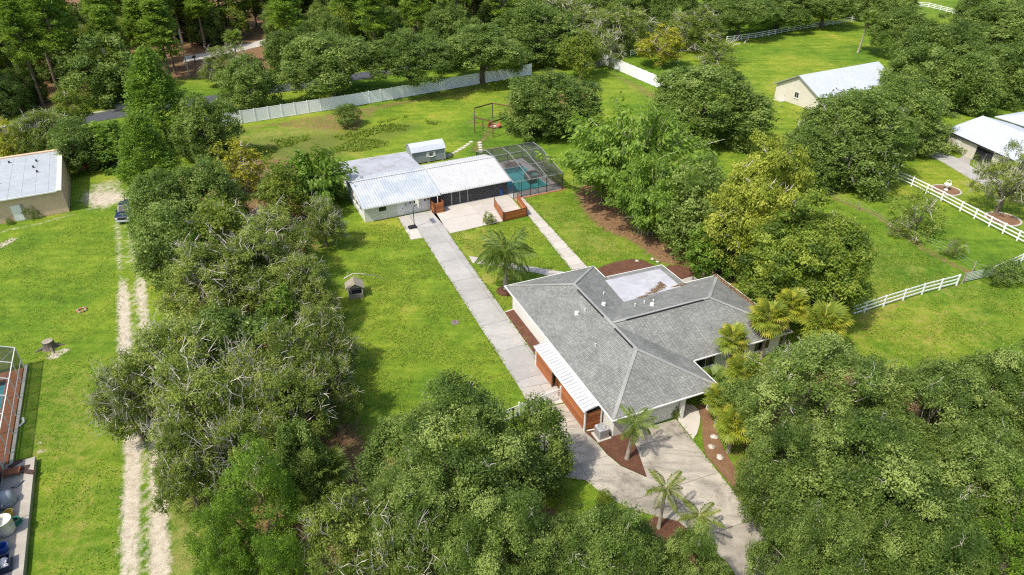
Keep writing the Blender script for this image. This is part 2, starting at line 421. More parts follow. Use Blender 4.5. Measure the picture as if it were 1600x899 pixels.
def thing(name, label, cat, loc=(0, 0, 0), deg=0.0, group=None):
    o = link(name, None, None, (loc[0], loc[1], loc[2] if len(loc) > 2 else 0), R_(deg))
    o.empty_display_size = 0.3
    return tag(o, label, cat, group)

def structure(o): o['kind'] = 'structure'; return o
def stuff(o): o['kind'] = 'stuff'; return o

_cube = {}
def cube(mat):
    if mat not in _cube: _cube[mat] = MB().bx(-.5, .5, -.5, .5, -.5, .5).mesh('box_' + mat, mat)
    return _cube[mat]
def piece(name, parent, x0, x1, y0, y1, z0, z1, mat):
    """one box-shaped piece; alike pieces share a unit-cube mesh"""
    return link(name, cube(mat), parent, ((x0 + x1) / 2, (y0 + y1) / 2, (z0 + z1) / 2), 0, (abs(x1 - x0), abs(y1 - y0), abs(z1 - z0)))

def beam(name, parent, p, q, w, h, mat):
    return MB().bar(p, q, w, h).build(name, mat, parent)

def copy_tree(o, parent=None):
    c = o.copy(); C.objects.link(c); c.parent = parent
    for ch in list(o.children): copy_tree(ch, c)
    return c

def clip(poly, nx, ny, d):
    """keep the side of the polygon where nx*x + ny*y <= d"""
    out = []
    for i in range(len(poly)):
        a, b = poly[i], poly[(i + 1) % len(poly)]
        da, db = nx * a[0] + ny * a[1] - d, nx * b[0] + ny * b[1] - d
        if da <= 0: out.append(a)
        if da * db < 0:
            t = da / (da - db); out.append((a[0] + t * (b[0] - a[0]), a[1] + t * (b[1] - a[1])))
    return out

def area(p): return abs(sum(p[i][0] * p[(i + 1) % len(p)][1] - p[(i + 1) % len(p)][0] * p[i][1] for i in range(len(p)))) / 2

def slabs(root, poly, deg, su, sv, mat, z0=-0.1, z1=0.05, gap=0.035, off=(0, 0)):
    """pour a polygon as separate slabs on a grid turned by deg, with open joints"""
    a = R_(deg); ux, uy, vx, vy = math.cos(a), math.sin(a), -math.sin(a), math.cos(a)
    us = [p[0] * ux + p[1] * uy for p in poly]; vs = [p[0] * vx + p[1] * vy for p in poly]
    u = min(us) + off[0] - su
    while u < max(us):
        v = min(vs) + off[1] - sv
        while v < max(vs):
            q = clip(poly, -ux, -uy, -(u + gap / 2)); q = clip(q, ux, uy, u + su - gap / 2) if len(q) > 2 else q
            q = clip(q, -vx, -vy, -(v + gap / 2)) if len(q) > 2 else q; q = clip(q, vx, vy, v + sv - gap / 2) if len(q) > 2 else q
            if len(q) > 2 and area(q) > 0.08:
                MB().prism(q, z0, z1).build('slab', mat, root)
            v += sv
        u += su

def sroot(name):
    return structure(link(name, None))

# ------------------------------------------------------------------ ground
def seg_dist(P, pts):
    d = np.full(len(P), 1e9)
    for a, b in zip(pts[:-1], pts[1:]):
        a, b = np.array(a), np.array(b); ab = b - a
        t = np.clip(((P - a) @ ab) / (ab @ ab), 0, 1)
        d = np.minimum(d, np.linalg.norm(P - a - t[:, None] * ab, axis=1))
    return d

def in_poly(P, poly):
    ins = np.zeros(len(P), bool)
    for (x0, y0), (x1, y1) in zip(poly, poly[1:] + poly[:1]):
        c = ((y0 > P[:, 1]) != (y1 > P[:, 1])) & (P[:, 0] < (x1 - x0) * (P[:, 1] - y0) / (y1 - y0 + 1e-12) + x0)
        ins ^= c
    return ins

def region(P, poly, soft):
    d = seg_dist(P, poly + poly[:1]); s = np.where(in_poly(P, poly), d, -d)
    return np.clip(s / soft * 0.5 + 0.5, 0, 1)

def stripe(P, pts, w, soft):
    return np.clip((w - seg_dist(P, pts)) / soft * 0.5 + 0.5, 0, 1)

def axis(lo, hi, step, far):
    a = list(np.arange(lo, hi + step / 2, step)); s = step
    while a[-1] < far: s *= 1.35; a.append(a[-1] + s)
    s = step
    while a[0] > -far: s *= 1.35; a.insert(0, a[0] - s)
    return np.array(a)

xs, ys = axis(-72, 74, 0.5, 1500), axis(22, 185, 0.5, 1500)
GX, GY = np.meshgrid(xs, ys)
GP = np.stack([GX.ravel(), GY.ravel()], 1)
rngn = np.random.default_rng(5)
def wav(P, s, seed):
    r = np.random.default_rng(seed); o = np.zeros(len(P))
    for _ in range(7):
        a = r.uniform(0, 6.28); k = r.uniform(0.5, 1.6) / s
        o += np.sin(P[:, 0] * k * math.cos(a) + P[:, 1] * k * math.sin(a) + r.uniform(0, 6.28))
    return o / 4
near = np.exp(-((np.hypot(GP[:, 0], GP[:, 1] - 80) / 130) ** 4))
def ground_z(P):
    z = -0.02 + 0.0 * P[:, 0]
    swale = region(P, [(-43.38, 111.41), (-31.05, 116.22), (-19.09, 126.94), (-12.49, 119.62), (-17.14, 111.41), (-27.78, 101.37), (-34.84, 98.26), (-42.57, 104.08)], 5.0)
    z = z - 0.55 * swale + 0.10 * swale * wav(P, 1.1, 3)
    return z
def lawn_z(x, y): return float(ground_z(np.array([[x, y]]))[0])
GZ = ground_z(GP)
track = [(-49.52, 79.41), (-47.37, 75.06), (-45.41, 71.06), (-42.18, 65.28), (-38.37, 57.82), (-35.25, 51.49), (-31.50, 44.42), (-28.54, 38.55), (-26.40, 33.59), (-24.49, 29.35), (-23.23, 26.55)]
tL = [(x - 1.0, y) for x, y in track]; tR = [(x + 1.0, y) for x, y in track]
fade = np.clip((72 - GP[:, 1]) / 7, .7, 1)
sand = fade * np.maximum(stripe(GP, tL, 0.62, 1.1), stripe(GP, tR, 0.62, 1.1)) * np.clip(1.0 + .2 * wav(GP, 1.6, 31), 0, 1)
sand = np.maximum(sand, 0.36 * stripe(GP, track, 1.8, 1.6))
sand = np.maximum(sand, 0.85 * region(GP, [(-60.03, 88.26), (-59.49, 91.56), (-56.43, 95.78), (-52.63, 91.56), (-48.84, 83.17), (-52.57, 84.75), (-53.93, 83.17), (-56.56, 84.15)], 5.0) * np.clip(.9 + .35 * wav(GP, 1.4, 33), 0, 1.2))
sand = np.maximum(sand, 0.62 * region(GP, [(-52.76, 85.15), (-50.60, 85.15), (-42.24, 68.08), (-44.73, 68.08)], 2.0))
sand = np.maximum(sand, 0.62 * stripe(GP, [(-64.24, 77.27), (-60.66, 79.41), (-57.81, 82.01)], 0.6, 0.9))
sand = np.maximum(sand, 0.75 * stripe(GP, [(-61.82, 73.42), (-61.44, 75.06)], 0.8, 1.0))
for c, r in (((-43.22, 51.98), 0.9), ((-42.69, 52.68), 0.7), ((-36.54, 43.24), 0.45), ((-35.72, 41.13), 0.4), ((-37.87, 40.63), 0.5), ((-37.26, 39.57), 0.5), ((-44.62, 59.57), 0.3)):
    sand = np.maximum(sand, 0.6 * np.clip((r - np.hypot(GP[:, 0] - c[0], GP[:, 1] - c[1])) / 0.8 + 0.5, 0, 1))
sand = np.maximum(sand, 0.5 * region(GP, [(-24.27, 32.47), (-22.50, 35.97), (-20.43, 30.35), (-21.81, 28.43)], 3.0))
straw = region(GP, [(8.98, 89.34), (11.90, 91.56), (13.59, 83.17), (18.93, 73.42), (21.12, 71.06), (21.03, 67.37), (17.13, 69.85), (14.53, 75.06), (11.68, 77.62), (9.68, 82.20)], 2.0)
straw = np.maximum(straw, 0.9 * region(GP, [(9.15, 91.56), (22.30, 104.08), (27.53, 81.25), (27.94, 63.95), (23.39, 65.28), (18.10, 71.06), (11.58, 80.32)], 3.0))
straw = np.maximum(straw, 0.62 * stripe(GP, [(41.73, 100.05), (43.09, 89.34), (46.28, 84.15), (47.98, 82.20), (48.95, 75.56), (49.80, 71.83), (51.82, 66.66)], 0.9, 1.2))
straw = np.maximum(straw, 0.5 * region(GP, [(-48.24, 116.22), (-3.98, 144.04), (-3.25, 140.32), (-23.74, 126.17), (-26.30, 114.58), (-35.07, 114.58), (-42.14, 116.22), (-46.80, 112.35)], 2.0))
straw = np.maximum(straw, 0.48 * region(GP, [(20.30, 159.63), (31.33, 135.89), (29.09, 123.19), (23.88, 135.03), (20.37, 147.93)], 3.0))
straw = np.maximum(straw, 0.9 * region(GP, [(-70.01, 146.45), (-48.54, 156.83), (-7.39, 210.23), (20.93, 241.55), (-167.44, 241.55), (-190.08, 185.50), (-124.91, 119.62), (-83.94, 127.71)], 6.0))
straw = np.maximum(straw, 0.75 * stripe(GP, [(-9.61, 51.49), (0.00, 44.42)], 0.0, 0.01))
belt = [(-51.71, 91.56), (-47.64, 104.08), (-30.41, 104.08), (-22.93, 83.17), (-21.93, 68.08), (-17.64, 61.39), (-15.31, 51.49), (-12.54, 44.42), (-8.16, 39.92), (0.00, 39.92), (8.53, 29.35), (7.96, 25.68), (-18.70, 25.68), (-22.08, 33.59), (-27.02, 39.92), (-34.79, 57.82), (-42.99, 71.06)]
straw = np.maximum(straw, 0.62 * region(GP, belt, 3.0))
straw = np.maximum(straw, 0.7 * region(GP, [(16.90, 44.42), (21.62, 51.49), (32.66, 53.49), (36.00, 47.78), (51.43, 47.78), (35.81, 25.68), (17.11, 25.68)], 4.0))
straw = np.maximum(straw, 0.55 * region(GP, [(-2.45, 130.88), (10.93, 148.93), (19.91, 144.04), (10.71, 111.41), (0.00, 111.41)], 3.0))
straw = np.maximum(straw, 0.6 * stripe(GP, [(-7.38, 119.62), (-3.33, 116.22), (-6.15, 105.49), (-1.04, 106.92)], 1.1, 1.6))
straw = np.maximum(straw, 0.52 * stripe(GP, [(-16.54, 80.32), (-13.40, 81.63)], 0.6, 1.0))
straw = np.maximum(straw, 0.8 * region(GP, [(26.68, 68.08), (31.92, 69.55), (34.22, 63.95), (27.13, 61.39)], 2.0))
straw = np.maximum(straw, 0.55 * stripe(GP, [(33.67, 57.48), (49.18, 64.48)], 0.35, 0.6))
dry = np.clip(0.5 * region(GP, [(1.73, 85.15), (6.92, 85.15), (15.84, 71.06), (10.36, 69.25), (7.01, 74.23)], 3.0) + 0.5 * region(GP, [(-7.59, 76.75), (-2.46, 79.41), (-0.69, 63.29), (-2.79, 63.95)], 2.0)
              + 0.45 * region(GP, [(-46.24, 51.49), (-36.64, 51.49), (-25.59, 28.43), (-31.04, 28.43)], 5.0) + 0.8 * region(GP, [(-25.75, 35.97), (-22.72, 37.23), (-19.51, 28.43), (-22.57, 28.43)], 2.0)
              + 0.4 * region(GP, [(33.81, 57.82), (56.71, 65.28), (48.05, 51.49), (33.55, 48.68)], 6.0) + 0.35 * region(GP, [(42.29, 87.21), (49.62, 65.28), (35.60, 58.97)], 4.0)
              + 0.6 * region(GP, [(-48.22, 114.58), (-29.88, 121.38), (-24.33, 104.08), (-36.55, 97.50), (-44.09, 104.08)], 4.0), 0, 1)
weed = np.clip(region(GP, [(-44.45, 111.41), (-27.25, 119.62), (-16.29, 123.19), (-13.46, 117.90), (-20.72, 106.92), (-30.97, 98.26), (-38.71, 98.26)], 4.0) + 0.5 * region(GP, [(-39.59, 41.35), (-34.86, 47.78), (-25.59, 28.43), (-31.04, 28.43)], 6.0), 0, 1)
def pool_hole(poly):
    c = GP[quads].mean(1); return in_poly(c, poly)
me = bpy.data.meshes.new('ground')
nx_, ny_ = len(xs), len(ys)
idx = np.arange(nx_ * ny_).reshape(ny_, nx_)
quads = np.stack([idx[:-1, :-1], idx[:-1, 1:], idx[1:, 1:], idx[1:, :-1]], -1).reshape(-1, 4)
# leave the ground open where the two pools are dug
def rot(o, deg, pts):
    a = R_(deg); return [(o[0] + x * math.cos(a) - y * math.sin(a), o[1] + x * math.sin(a) + y * math.cos(a)) for x, y in pts]
for hole in (rot((-18.84, 79.77), 25.5, [(21.2, -.4), (27.6, -.4), (27.6, 9.2), (21.2, 9.2)]), rot((-44.91, 50.06), -63.5, [(.6, -6.9), (11.5, -6.9), (11.5, -.8), (.6, -.8)])):
    quads = quads[~pool_hole(hole)]
def fill_mesh(me, V, Q):
    n = len(Q); k = Q.shape[1]
    me.vertices.add(len(V)); me.vertices.foreach_set('co', np.asarray(V, 'f').ravel())
    me.loops.add(n * k); me.loops.foreach_set('vertex_index', np.asarray(Q, 'i').ravel())
    me.polygons.add(n); me.polygons.foreach_set('loop_start', np.arange(0, n * k, k, dtype='i'))
    me.polygons.foreach_set('loop_total', np.full(n, k, 'i'))
    me.update(calc_edges=True)
fill_mesh(me, np.column_stack([GP, GZ]), quads)
for nm, arr in (('sand', sand), ('straw', straw), ('dry', dry), ('weed', weed)):
    a = me.attributes.new(nm, 'FLOAT', 'POINT'); a.data.foreach_set('value', arr.astype('f'))
me.polygons.foreach_set('use_smooth', np.ones(len(quads), bool))
me.materials.append(M['ground'])
structure(link('ground', me))

# ------------------------------------------------------------------ drives, paths, beds
HR, HO = 23.3, (-0.66, 60.16)          # main house: rotation, north-west eave corner
def hl(x, y):
    a = R_(HR); return (HO[0] + x * math.cos(a) - y * math.sin(a), HO[1] + x * math.sin(a) + y * math.cos(a))
BR, BO = 25.5, (-18.84, 79.77)              # rear building: rotation, front-left wall corner
def bl(x, y):
    a = R_(BR); return (BO[0] + x * math.cos(a) - y * math.sin(a), BO[1] + x * math.sin(a) + y * math.cos(a))

drive = sroot('driveway')
slabs(drive, [(-13.44, 82.01), (-10.30, 83.36), (-7.80, 76.41), (3.78, 47.96), (0.68, 47.17), (-10.98, 75.56)], HR, 12, 4.6, 'conc', off=(3, 1.5))
slabs(drive, [(0.68, 47.13), (3.78, 47.92), (4.81, 45.40), (1.64, 44.42)], HR, 12, 12, 'conc_new', off=(2, 2))
slabs(drive, [(-14.85, 81.25), (-13.48, 81.95), (-11.05, 75.56), (-12.41, 75.06)], HR, 8, 8, 'conc_new', off=(3, 3))
patio = sroot('patio')
slabs(patio, [bl(8.8, 0.15), bl(20.1, 0.15), bl(20.1, -1.5), bl(19.6, -7.2), bl(16.0, -7.3), bl(8.75, -7.55), bl(8.75, -1.0)], BR, 5.6, 3.9, 'conc_new', off=(5.4, 3.8))
walk = sroot('walkway')
slabs(walk, [(0.44, 86.79), (1.50, 87.42), (8.65, 68.37), (6.78, 67.79)], HR, 6, 2.0, 'conc_new', off=(3, 1))
slabs(walk, [(-5.05, 70.91), (-4.36, 70.75), (6.86, 66.94), (5.70, 65.69), (3.25, 66.87), (-4.60, 69.40)], HR, 2.2, 8, 'conc_new', off=(1, 4))
fd = sroot('front_driveway')
slabs(fd, [(1.58, 44.26), (4.85, 45.23), (5.97, 41.65), (6.70, 40.63), (7.46, 39.16), (8.40, 37.95), (10.24, 36.78), (9.89, 39.57), (9.58, 41.65), (13.70, 43.16), (15.70, 37.49), (17.59, 32.14), (18.00, 30.25), (17.96, 27.00), (15.11, 27.00), (14.36, 29.45), (13.16, 30.86), (11.79, 32.74), (10.11, 33.25), (8.38, 33.93), (6.76, 35.17), (5.56, 36.53), (2.83, 37.04), (2.06, 40.63)], HR - 2, 5.2, 4.6, 'conc_old', off=(2.6, 1.2))
ew = sroot('entry_walk')
slabs(ew, [(13.77, 43.24), (14.74, 45.07), (15.59, 44.90), (15.82, 44.26), (15.81, 43.47), (15.54, 42.55), (15.09, 41.50), (14.63, 40.84)], HR, 12, 12, 'conc_new', z1=0.07, off=(4, 4))
def bed(name, pts, z=0.06, mat='mulch'):
    return structure(MB().prism(pts, -0.1, z).build(name, mat))
bed('mulch_bed', [(-0.79, 59.09), (0.60, 60.04), (3.09, 53.69), (3.82, 48.68), (3.47, 48.68), (2.29, 51.69)], 0.045)
bed('mulch_bed', [(5.97, 41.65), (8.30, 43.24), (9.62, 41.57), (9.95, 39.64), (10.20, 36.88), (8.46, 38.01), (7.51, 39.22), (6.76, 40.70)], 0.09)
bed('mulch_bed', [(9.43, 67.37), (9.95, 68.14), (10.92, 68.96), (12.03, 69.55), (13.13, 70.00), (14.13, 70.22), (15.28, 69.92), (16.33, 68.66), (16.71, 67.51), (14.18, 65.28), (10.51, 64.21)])
bed('mulch_bed', [(17.25, 68.08), (17.94, 68.66), (18.72, 68.88), (19.83, 68.52), (20.55, 67.79), (20.34, 66.52), (18.73, 65.69), (17.37, 65.28)])
bed('mulch_bed', [(15.88, 44.99), (16.45, 45.07), (16.77, 43.24), (16.83, 39.57), (17.46, 36.09), (16.77, 35.17), (16.01, 37.16), (15.23, 39.22), (15.47, 41.35), (15.86, 43.24)], .06, 'strawmulch')
bed('mulch_bed', [(10.13, 33.13), (11.78, 32.69), (13.07, 30.86), (14.11, 29.45), (14.54, 27.91), (8.31, 27.91), (8.49, 31.92)])
def disc(c, r, n=18, k=1.0): return [(c[0] + r * math.cos(2 * math.pi * i / n), c[1] + r * k * math.sin(2 * math.pi * i / n)) for i in range(n)]
bed('mulch_bed', disc((-0.69, 63.29), 1.0))
structure(MB().bar((*(-0.86, 59.03), .03), (*(0.60, 59.98), .03), .16, .12).build('kerb', 'conc_new'))
for c, r in (((61.10, 89.78), 1.75), ((63.65, 80.69), 1.9)):
    b_ = bed('mulch_bed', disc(c, r), 0.05, 'strawmulch')
    for k in range(22):
        t = 2 * math.pi * k / 22
        o = piece('edging_brick', b_, -0.12, 0.12, -0.24, 0.24, 0, 0.12, 'stone')
        o.location = (c[0] + (r + 0.1) * math.cos(t), c[1] + (r + 0.1) * math.sin(t), 0.06); o.rotation_euler = (0, 0, t)
slabs(sroot('rear_stoop'), [(18.70, 65.56), (20.23, 66.38), (20.79, 65.69), (19.28, 64.61)], HR, 9, 9, 'conc_new', off=(4, 4))
# road and far drives
road_a, road_b = (-60.3, 131.3), (0.838, 0.545)
def along(s, w): return (road_a[0] + road_b[0] * s - road_b[1] * w, road_a[1] + road_b[1] * s + road_b[0] * w)
structure(MB().prism([along(-160, -2.6), along(160, -2.6), along(160, 2.6), along(-160, 2.6)], -0.1, 0.03).build('road', 'asphalt'))
structure(MB().prism([along(-14.5, 2.7), along(-9, 2.7), along(-10.5, 11), along(-14.5, 11)], -0.1, 0.025).build('driveway_apron', 'conc_new'))
structure(MB().prism([along(-160, 3.0), along(-14.6, 3.0), along(-14.6, 3.7), along(-160, 3.7)], -0.1, 0.02).build('verge_path', 'conc_pad'))
slabs(sroot('far_path'), [(-74.98, 160.77), (-70.07, 164.88), (-54.93, 186.99), (-51.39, 193.15), (-55.62, 196.37), (-72.13, 170.44), (-76.77, 166.70)], 32, 6, 30, 'conc_new')
# neighbour's drive
slabs(sroot('neighbour_driveway'), [(64.97, 106.34), (65.52, 102.98), (66.20, 100.84), (66.94, 93.40), (67.93, 90.66), (71.16, 92.70), (69.79, 96.76), (69.45, 101.90), (67.99, 105.20), (67.18, 108.68)], -76, 5, 12, 'conc', off=(2, 5))
slabs(sroot('neighbour_path'), [(68.82, 101.10), (71.61, 103.81), (72.05, 102.98), (69.77, 99.28)], -76, 9, 9, 'conc', z1=0.054, off=(4, 4))
# stepping stones
steps = []
for px in ((-6.75, 109.28), (-7.17, 108.26), (-7.54, 107.44), (-7.95, 106.57), (-8.42, 105.77), (-8.84, 104.92), (-9.35, 104.17), (-9.83, 103.39), (-5.32, 108.98), (-5.22, 107.85), (-5.12, 106.75), (-5.03, 105.66), (-4.95, 104.64)):
    steps.append(px)
sp = sroot('stepping_stone_path')
stm = MB().lathe([(0.36, -0.05), (0.38, 0.03), (0.34, 0.06)], n=9).mesh('stepping_stone', 'stone')
for i, (x, y) in enumerate(steps): link('stepping_stone', stm, sp, (x, y, 0), i * 1.3, (1 + 0.15 * math.sin(i * 5), 1, 1))

# ------------------------------------------------------------------ building helpers (all in the building's own metres)
def window_y(par, x0, x1, z0, z1, y, s=-1, frame='white', name='window', glass='glass', mull=1, shutters=None):
    """window in a wall at y, facing s along y: frame (part) with pane, mullion and sill as sub-parts"""
    w = 0.07
    f = MB()
    for a in ((x0 - w, x0, z0 - w, z1 + w), (x1, x1 + w, z0 - w, z1 + w), (x0, x1, z1, z1 + w), (x0, x1, z0 - w, z0)):
        f.bx(a[0], a[1], min(y + s * 0.002, y + s * 0.06), max(y + s * 0.002, y + s * 0.06), a[2], a[3])
    fo = f.build(name, frame, par)
    piece('pane', fo, x0, x1, y + s * 0.003, y + s * 0.02, z0, z1, glass)
    for k in range(mull):
        xm = x0 + (x1 - x0) * (k + 1) / (mull + 1); piece('mullion', fo, xm - 0.025, xm + 0.025, y + s * 0.02, y + s * 0.05, z0, z1, frame)
    piece('sill', fo, x0 - 0.12, x1 + 0.12, y + s * 0.002, y + s * 0.12, z0 - 0.14, z0 - 0.072, frame)
    return fo
def window_x(par, y0, y1, z0, z1, x, s=1, frame='white', name='window', mull=1, glass='glass'):
    w = 0.07; f = MB()
    for a in ((y0 - w, y0, z0 - w, z1 + w), (y1, y1 + w, z0 - w, z1 + w), (y0, y1, z1, z1 + w), (y0, y1, z0 - w, z0)):
        f.bx(min(x + s * 0.002, x + s * 0.06), max(x + s * 0.002, x + s * 0.06), a[0], a[1], a[2], a[3])
    fo = f.build(name, frame, par)
    piece('pane', fo, x + s * 0.003, x + s * 0.02, y0, y1, z0, z1, glass)
    for k in range(mull):
        ym = y0 + (y1 - y0) * (k + 1) / (mull + 1); piece('mullion', fo, x + s * 0.02, x + s * 0.05, ym - 0.025, ym + 0.025, z0, z1, frame)
    piece('sill', fo, x + s * 0.002, x + s * 0.12, y0 - 0.12, y1 + 0.12, z0 - 0.14, z0 - 0.072, frame)
    return fo
def walls(par, poly, z0, z1, t, mat, name='wall'):
    """one wall per side of a polygon (counter-clockwise), outside face on the polygon, butted at the corners"""
    n = len(poly)
    for i in range(n):
        a, b = Vector(poly[i]), Vector(poly[(i + 1) % n]); d = (b - a).normalized(); nn = Vector((-d.y, d.x)) * t
        MB().prism([tuple(a), tuple(b), tuple(b + nn - d * t), tuple(a + nn + d * t)], z0, z1).build(name, mat, par)
def boards(par, p, q, z0, z1, nb, mat='wood', t=0.04, gap=0.012, name='board'):
    """a row of horizontal boards between p and q with open joints"""
    h = (z1 - z0) / nb
    d = Vector((q[0] - p[0], q[1] - p[1], 0)); L = d.length; a = math.atan2(d.y, d.x)
    for k in range(nb):
        o = link(name, cube(mat), par, ((p[0] + q[0]) / 2, (p[1] + q[1]) / 2, z0 + h * (k + 0.5)), a, (L, t, h - gap))
def ribs(par, xs_, p, q, w=0.07, h=0.09, mat='metalroof', name='roof_rib'):
    """standing ribs along the slope p->q (y,z pairs) at each x, one shared mesh"""
    L = math.hypot(q[0] - p[0], q[1] - p[1]); th = math.atan2(q[1] - p[1], q[0] - p[0])
    me = MB().bx(-w / 2, w / 2, 0, L, 0.001, h).mesh('roof_rib', mat)
    for x in xs_:
        o = link(name, me, par, (x, p[0], p[1])); o.rotation_euler = (th, 0, 0)

# ------------------------------------------------------------------ main house
house = thing('house', 'large grey shingle hip roofed house with white walls and two wings', 'house', (HO[0], HO[1], 0), HR)
W, LN, EZ, RZ = 10.2, 21.6, 2.6, 4.45
WM = W / 2
EX, EY0, EY1, EYR = 21.3, -6.8, -17.8, -12.3
# shell walls follow the eaves 0.55 in; the garage front and the entry recess are cut into the south wall
wl_ = [(0.55, -0.55), (0.55, -21.0), (7.0, -21.0), (7.0, -19.2), (9.6, -19.2), (9.6, -17.25), (20.7, -17.25), (20.7, -7.35), (9.65, -7.35), (9.65, -0.55)]
walls(house, wl_, 0, 2.5, 0.18, 'stucco')
main = MB()
main.slab([(0, 0, EZ), (0, -LN, EZ), (WM, -LN + WM, RZ), (WM, -WM, RZ)], 0.14)
main.slab([(0, 0, EZ), (WM, -WM, RZ), (W, 0, EZ)][::1], 0.14)
main.slab([(0, -LN, EZ), (W, -LN, EZ), (WM, -LN + WM, RZ)], 0.14)
main.slab([(W, 0, EZ), (WM, -WM, RZ), (WM, -LN + WM, RZ), (W, -LN, EZ)], 0.14)
roof = main.build('roof', 'shingle', house)
HW = (EY0 - EY1) / 2; EZ2 = RZ - 0.012
wing = MB()
wing.slab([(WM, EYR, EZ2), (EX - HW, EYR, EZ2), (EX, EY0, EZ), (W - 0.0, EY0, EZ)][::1], 0.13)
wing.slab([(WM, EYR, EZ2), (W, EY1, EZ), (EX, EY1, EZ), (EX - HW, EYR, EZ2)], 0.13)
wing.slab([(EX, EY0, EZ), (EX - HW, EYR, EZ2), (EX, EY1, EZ)], 0.13)
wroof = wing.build('roof', 'shingle', house)
def cap_strip(a, b, par, w=0.3, t=0.03):
    MB().bar((a[0], a[1], a[2] + 0.035), (b[0], b[1], b[2] + 0.035), w, t).build('ridge_cap', 'hipcap', par)
for a, b in (((0.05, -0.05, EZ), (WM, -WM, RZ)), ((W - .05, -0.05, EZ), (WM, -WM, RZ)), ((0.05, -LN + .05, EZ), (WM, -LN + WM, RZ)), ((W - .05, -LN + .05, EZ), (WM, -LN + WM, RZ)), ((WM, -WM, RZ), (WM, -LN + WM, RZ))):
    cap_strip(a, b, roof)
for a, b in (((EX - .05, EY0 - .05, EZ), (EX - HW, EYR, EZ2)), ((EX - .05, EY1 + .05, EZ), (EX - HW, EYR, EZ2)), ((WM + .2, EYR, EZ2), (EX - HW, EYR, EZ2))):
    cap_strip(a, b, wroof)
for a, b in (((4.93, -6.2, RZ + .03), (4.93, -11.2, RZ + .03)), ((4.93, -13.2, RZ + .03), (4.93, -16.2, RZ + .03))):
    beam('ridge_vent', roof, a, b, 0.1, 0.12, 'dark')
beam('ridge_vent', wroof, (6.6, EYR - .15, RZ + .02), (15.0, EYR - .15, RZ + .02), 0.09, 0.12, 'dark')
def rz_main(x): return EZ + (RZ - EZ) * min(x, W - x) / WM
pm = MB().lathe([(0.05, -0.2), (0.05, 0.28), (0.075, 0.3)], n=8).mesh('vent_pipe', 'white')
vm = MB().lathe([(0.22, -0.1), (0.22, 0.06), (0.16, 0.16), (0.2, 0.18), (0.19, 0.24), (0.05, 0.3)], n=10).mesh('roof_vent', 'white')
for x, y, m_ in ((7.6, -6.7, pm), (6.3, -8.9, vm), (3.4, -9.0, vm), (2.7, -13.8, pm), (4.1, -9.3, pm)):
    link('vent_pipe' if m_ is pm else 'roof_vent', m_, roof, (x, y, rz_main(x)))
def rz_wing(y): return EZ + (RZ - EZ) * (HW - abs(y - EYR)) / HW
for x, y, m_ in ((10.6, -10.6, vm), (9.3, -9.7, pm), (10.4, -9.6, pm), (11.2, -9.9, pm)):
    link('roof_vent' if m_ is vm else 'vent_pipe', m_, wroof, (x, y, rz_wing(y)))
# fascia and gutters, butted at corners
g = 0.1
for a, b in (((-0.06, 0.06), (-0.06, -LN - 0.06)), ((-0.12, -LN - 0.06), (W + 0.12, -LN - 0.06)), ((W + 0.06, -LN), (W + 0.06, EY1 - 0.12)), ((W + 0.12, EY1 - 0.06), (EX + 0.12, EY1 - 0.06)),
             ((EX + 0.06, EY1), (EX + 0.06, EY0)), ((W + 7.0, EY0 + 0.06), (EX + 0.12, EY0 + 0.06)), ((-0.12, 0.06), (W + 0.12, 0.06)), ((W + 0.06, 0), (W + 0.06, -2.6))):
    beam('gutter', house, (a[0], a[1], EZ - 0.07), (b[0], b[1], EZ - 0.08), g, 0.11, 'white')
# soffit boards close the eaves
for x0, x1, y0, y1 in ((0.05, 0.55, -LN + .05, -.05), (0.55, W - .05, -.55, -.05), (0.55, 7.0, -LN + .05, -21.0), (7.0, W - .05, -LN + .05, -19.2), (W, EX - .1, EY1 + .08, -17.25), (20.7, EX - .08, -17.25, EY0 - .1)):
    piece('soffit', house, x0, x1, y0, y1, 2.44, 2.46, 'white')
# low patio roof between the wings
pr = MB().slab([(10.1, -2.75, 2.76), (17.1, -2.75, 2.62), (17.1, -7.3, 2.7), (10.1, -7.3, 2.86)][::-1], 0.16).build('patio_roof', 'shingle', house)
MB().slab([(9.7, -3.45, 2.86), (16.35, -3.45, 2.71), (16.2, -7.5, 2.84), (9.2, -7.95, 3.03)][::-1], 0.05).build('roof_membrane', 'membrane', pr)
for a, b in (((10.3, -2.7, 2.68), (17.15, -2.7, 2.56)), ((17.15, -2.75, 2.56), (17.15, -6.7, 2.6))): beam('drip_edge', pr, a, b, 0.08, 0.14, 'white')
for x, y in ((16.9, -2.95), (13.6, -2.95)): piece('post', pr, x - .07, x + .07, y - .07, y + .07, 0, 2.42, 'white')
# leaves drifted on the low roof, straw on the end hip
def litter(name, label, pts, n, par=None, seed=1, s=0.09):
    r = np.random.default_rng(seed); V = []; Q = []; T = []
    for i in range(n):
        k = r.integers(len(pts)); c = np.array(pts[k][:3]) + np.array([r.normal() * pts[k][3], r.normal() * pts[k][4], abs(r.normal()) * pts[k][5]])
        a = r.uniform(0, 6.28); l = s * r.uniform(.7, 1.6); w = l * .45; d = np.array([math.cos(a) * l, math.sin(a) * l, r.uniform(-.3, .3) * l]); e = np.array([-math.sin(a) * w, math.cos(a) * w, r.uniform(-.3, .3) * w])
        o = len(V); V += [c - d, c + e, c + d, c - e]; Q.append((o, o + 1, o + 2, o + 3)); T.append(r.uniform(0, 1))
    me = bpy.data.meshes.new(name); fill_mesh(me, np.array(V), np.array(Q))
    at = me.attributes.new('tint', 'FLOAT', 'FACE'); at.data.foreach_set('value', np.array(T, 'f')); me.materials.append(M['litter'])
    return stuff(link(name, me, par))
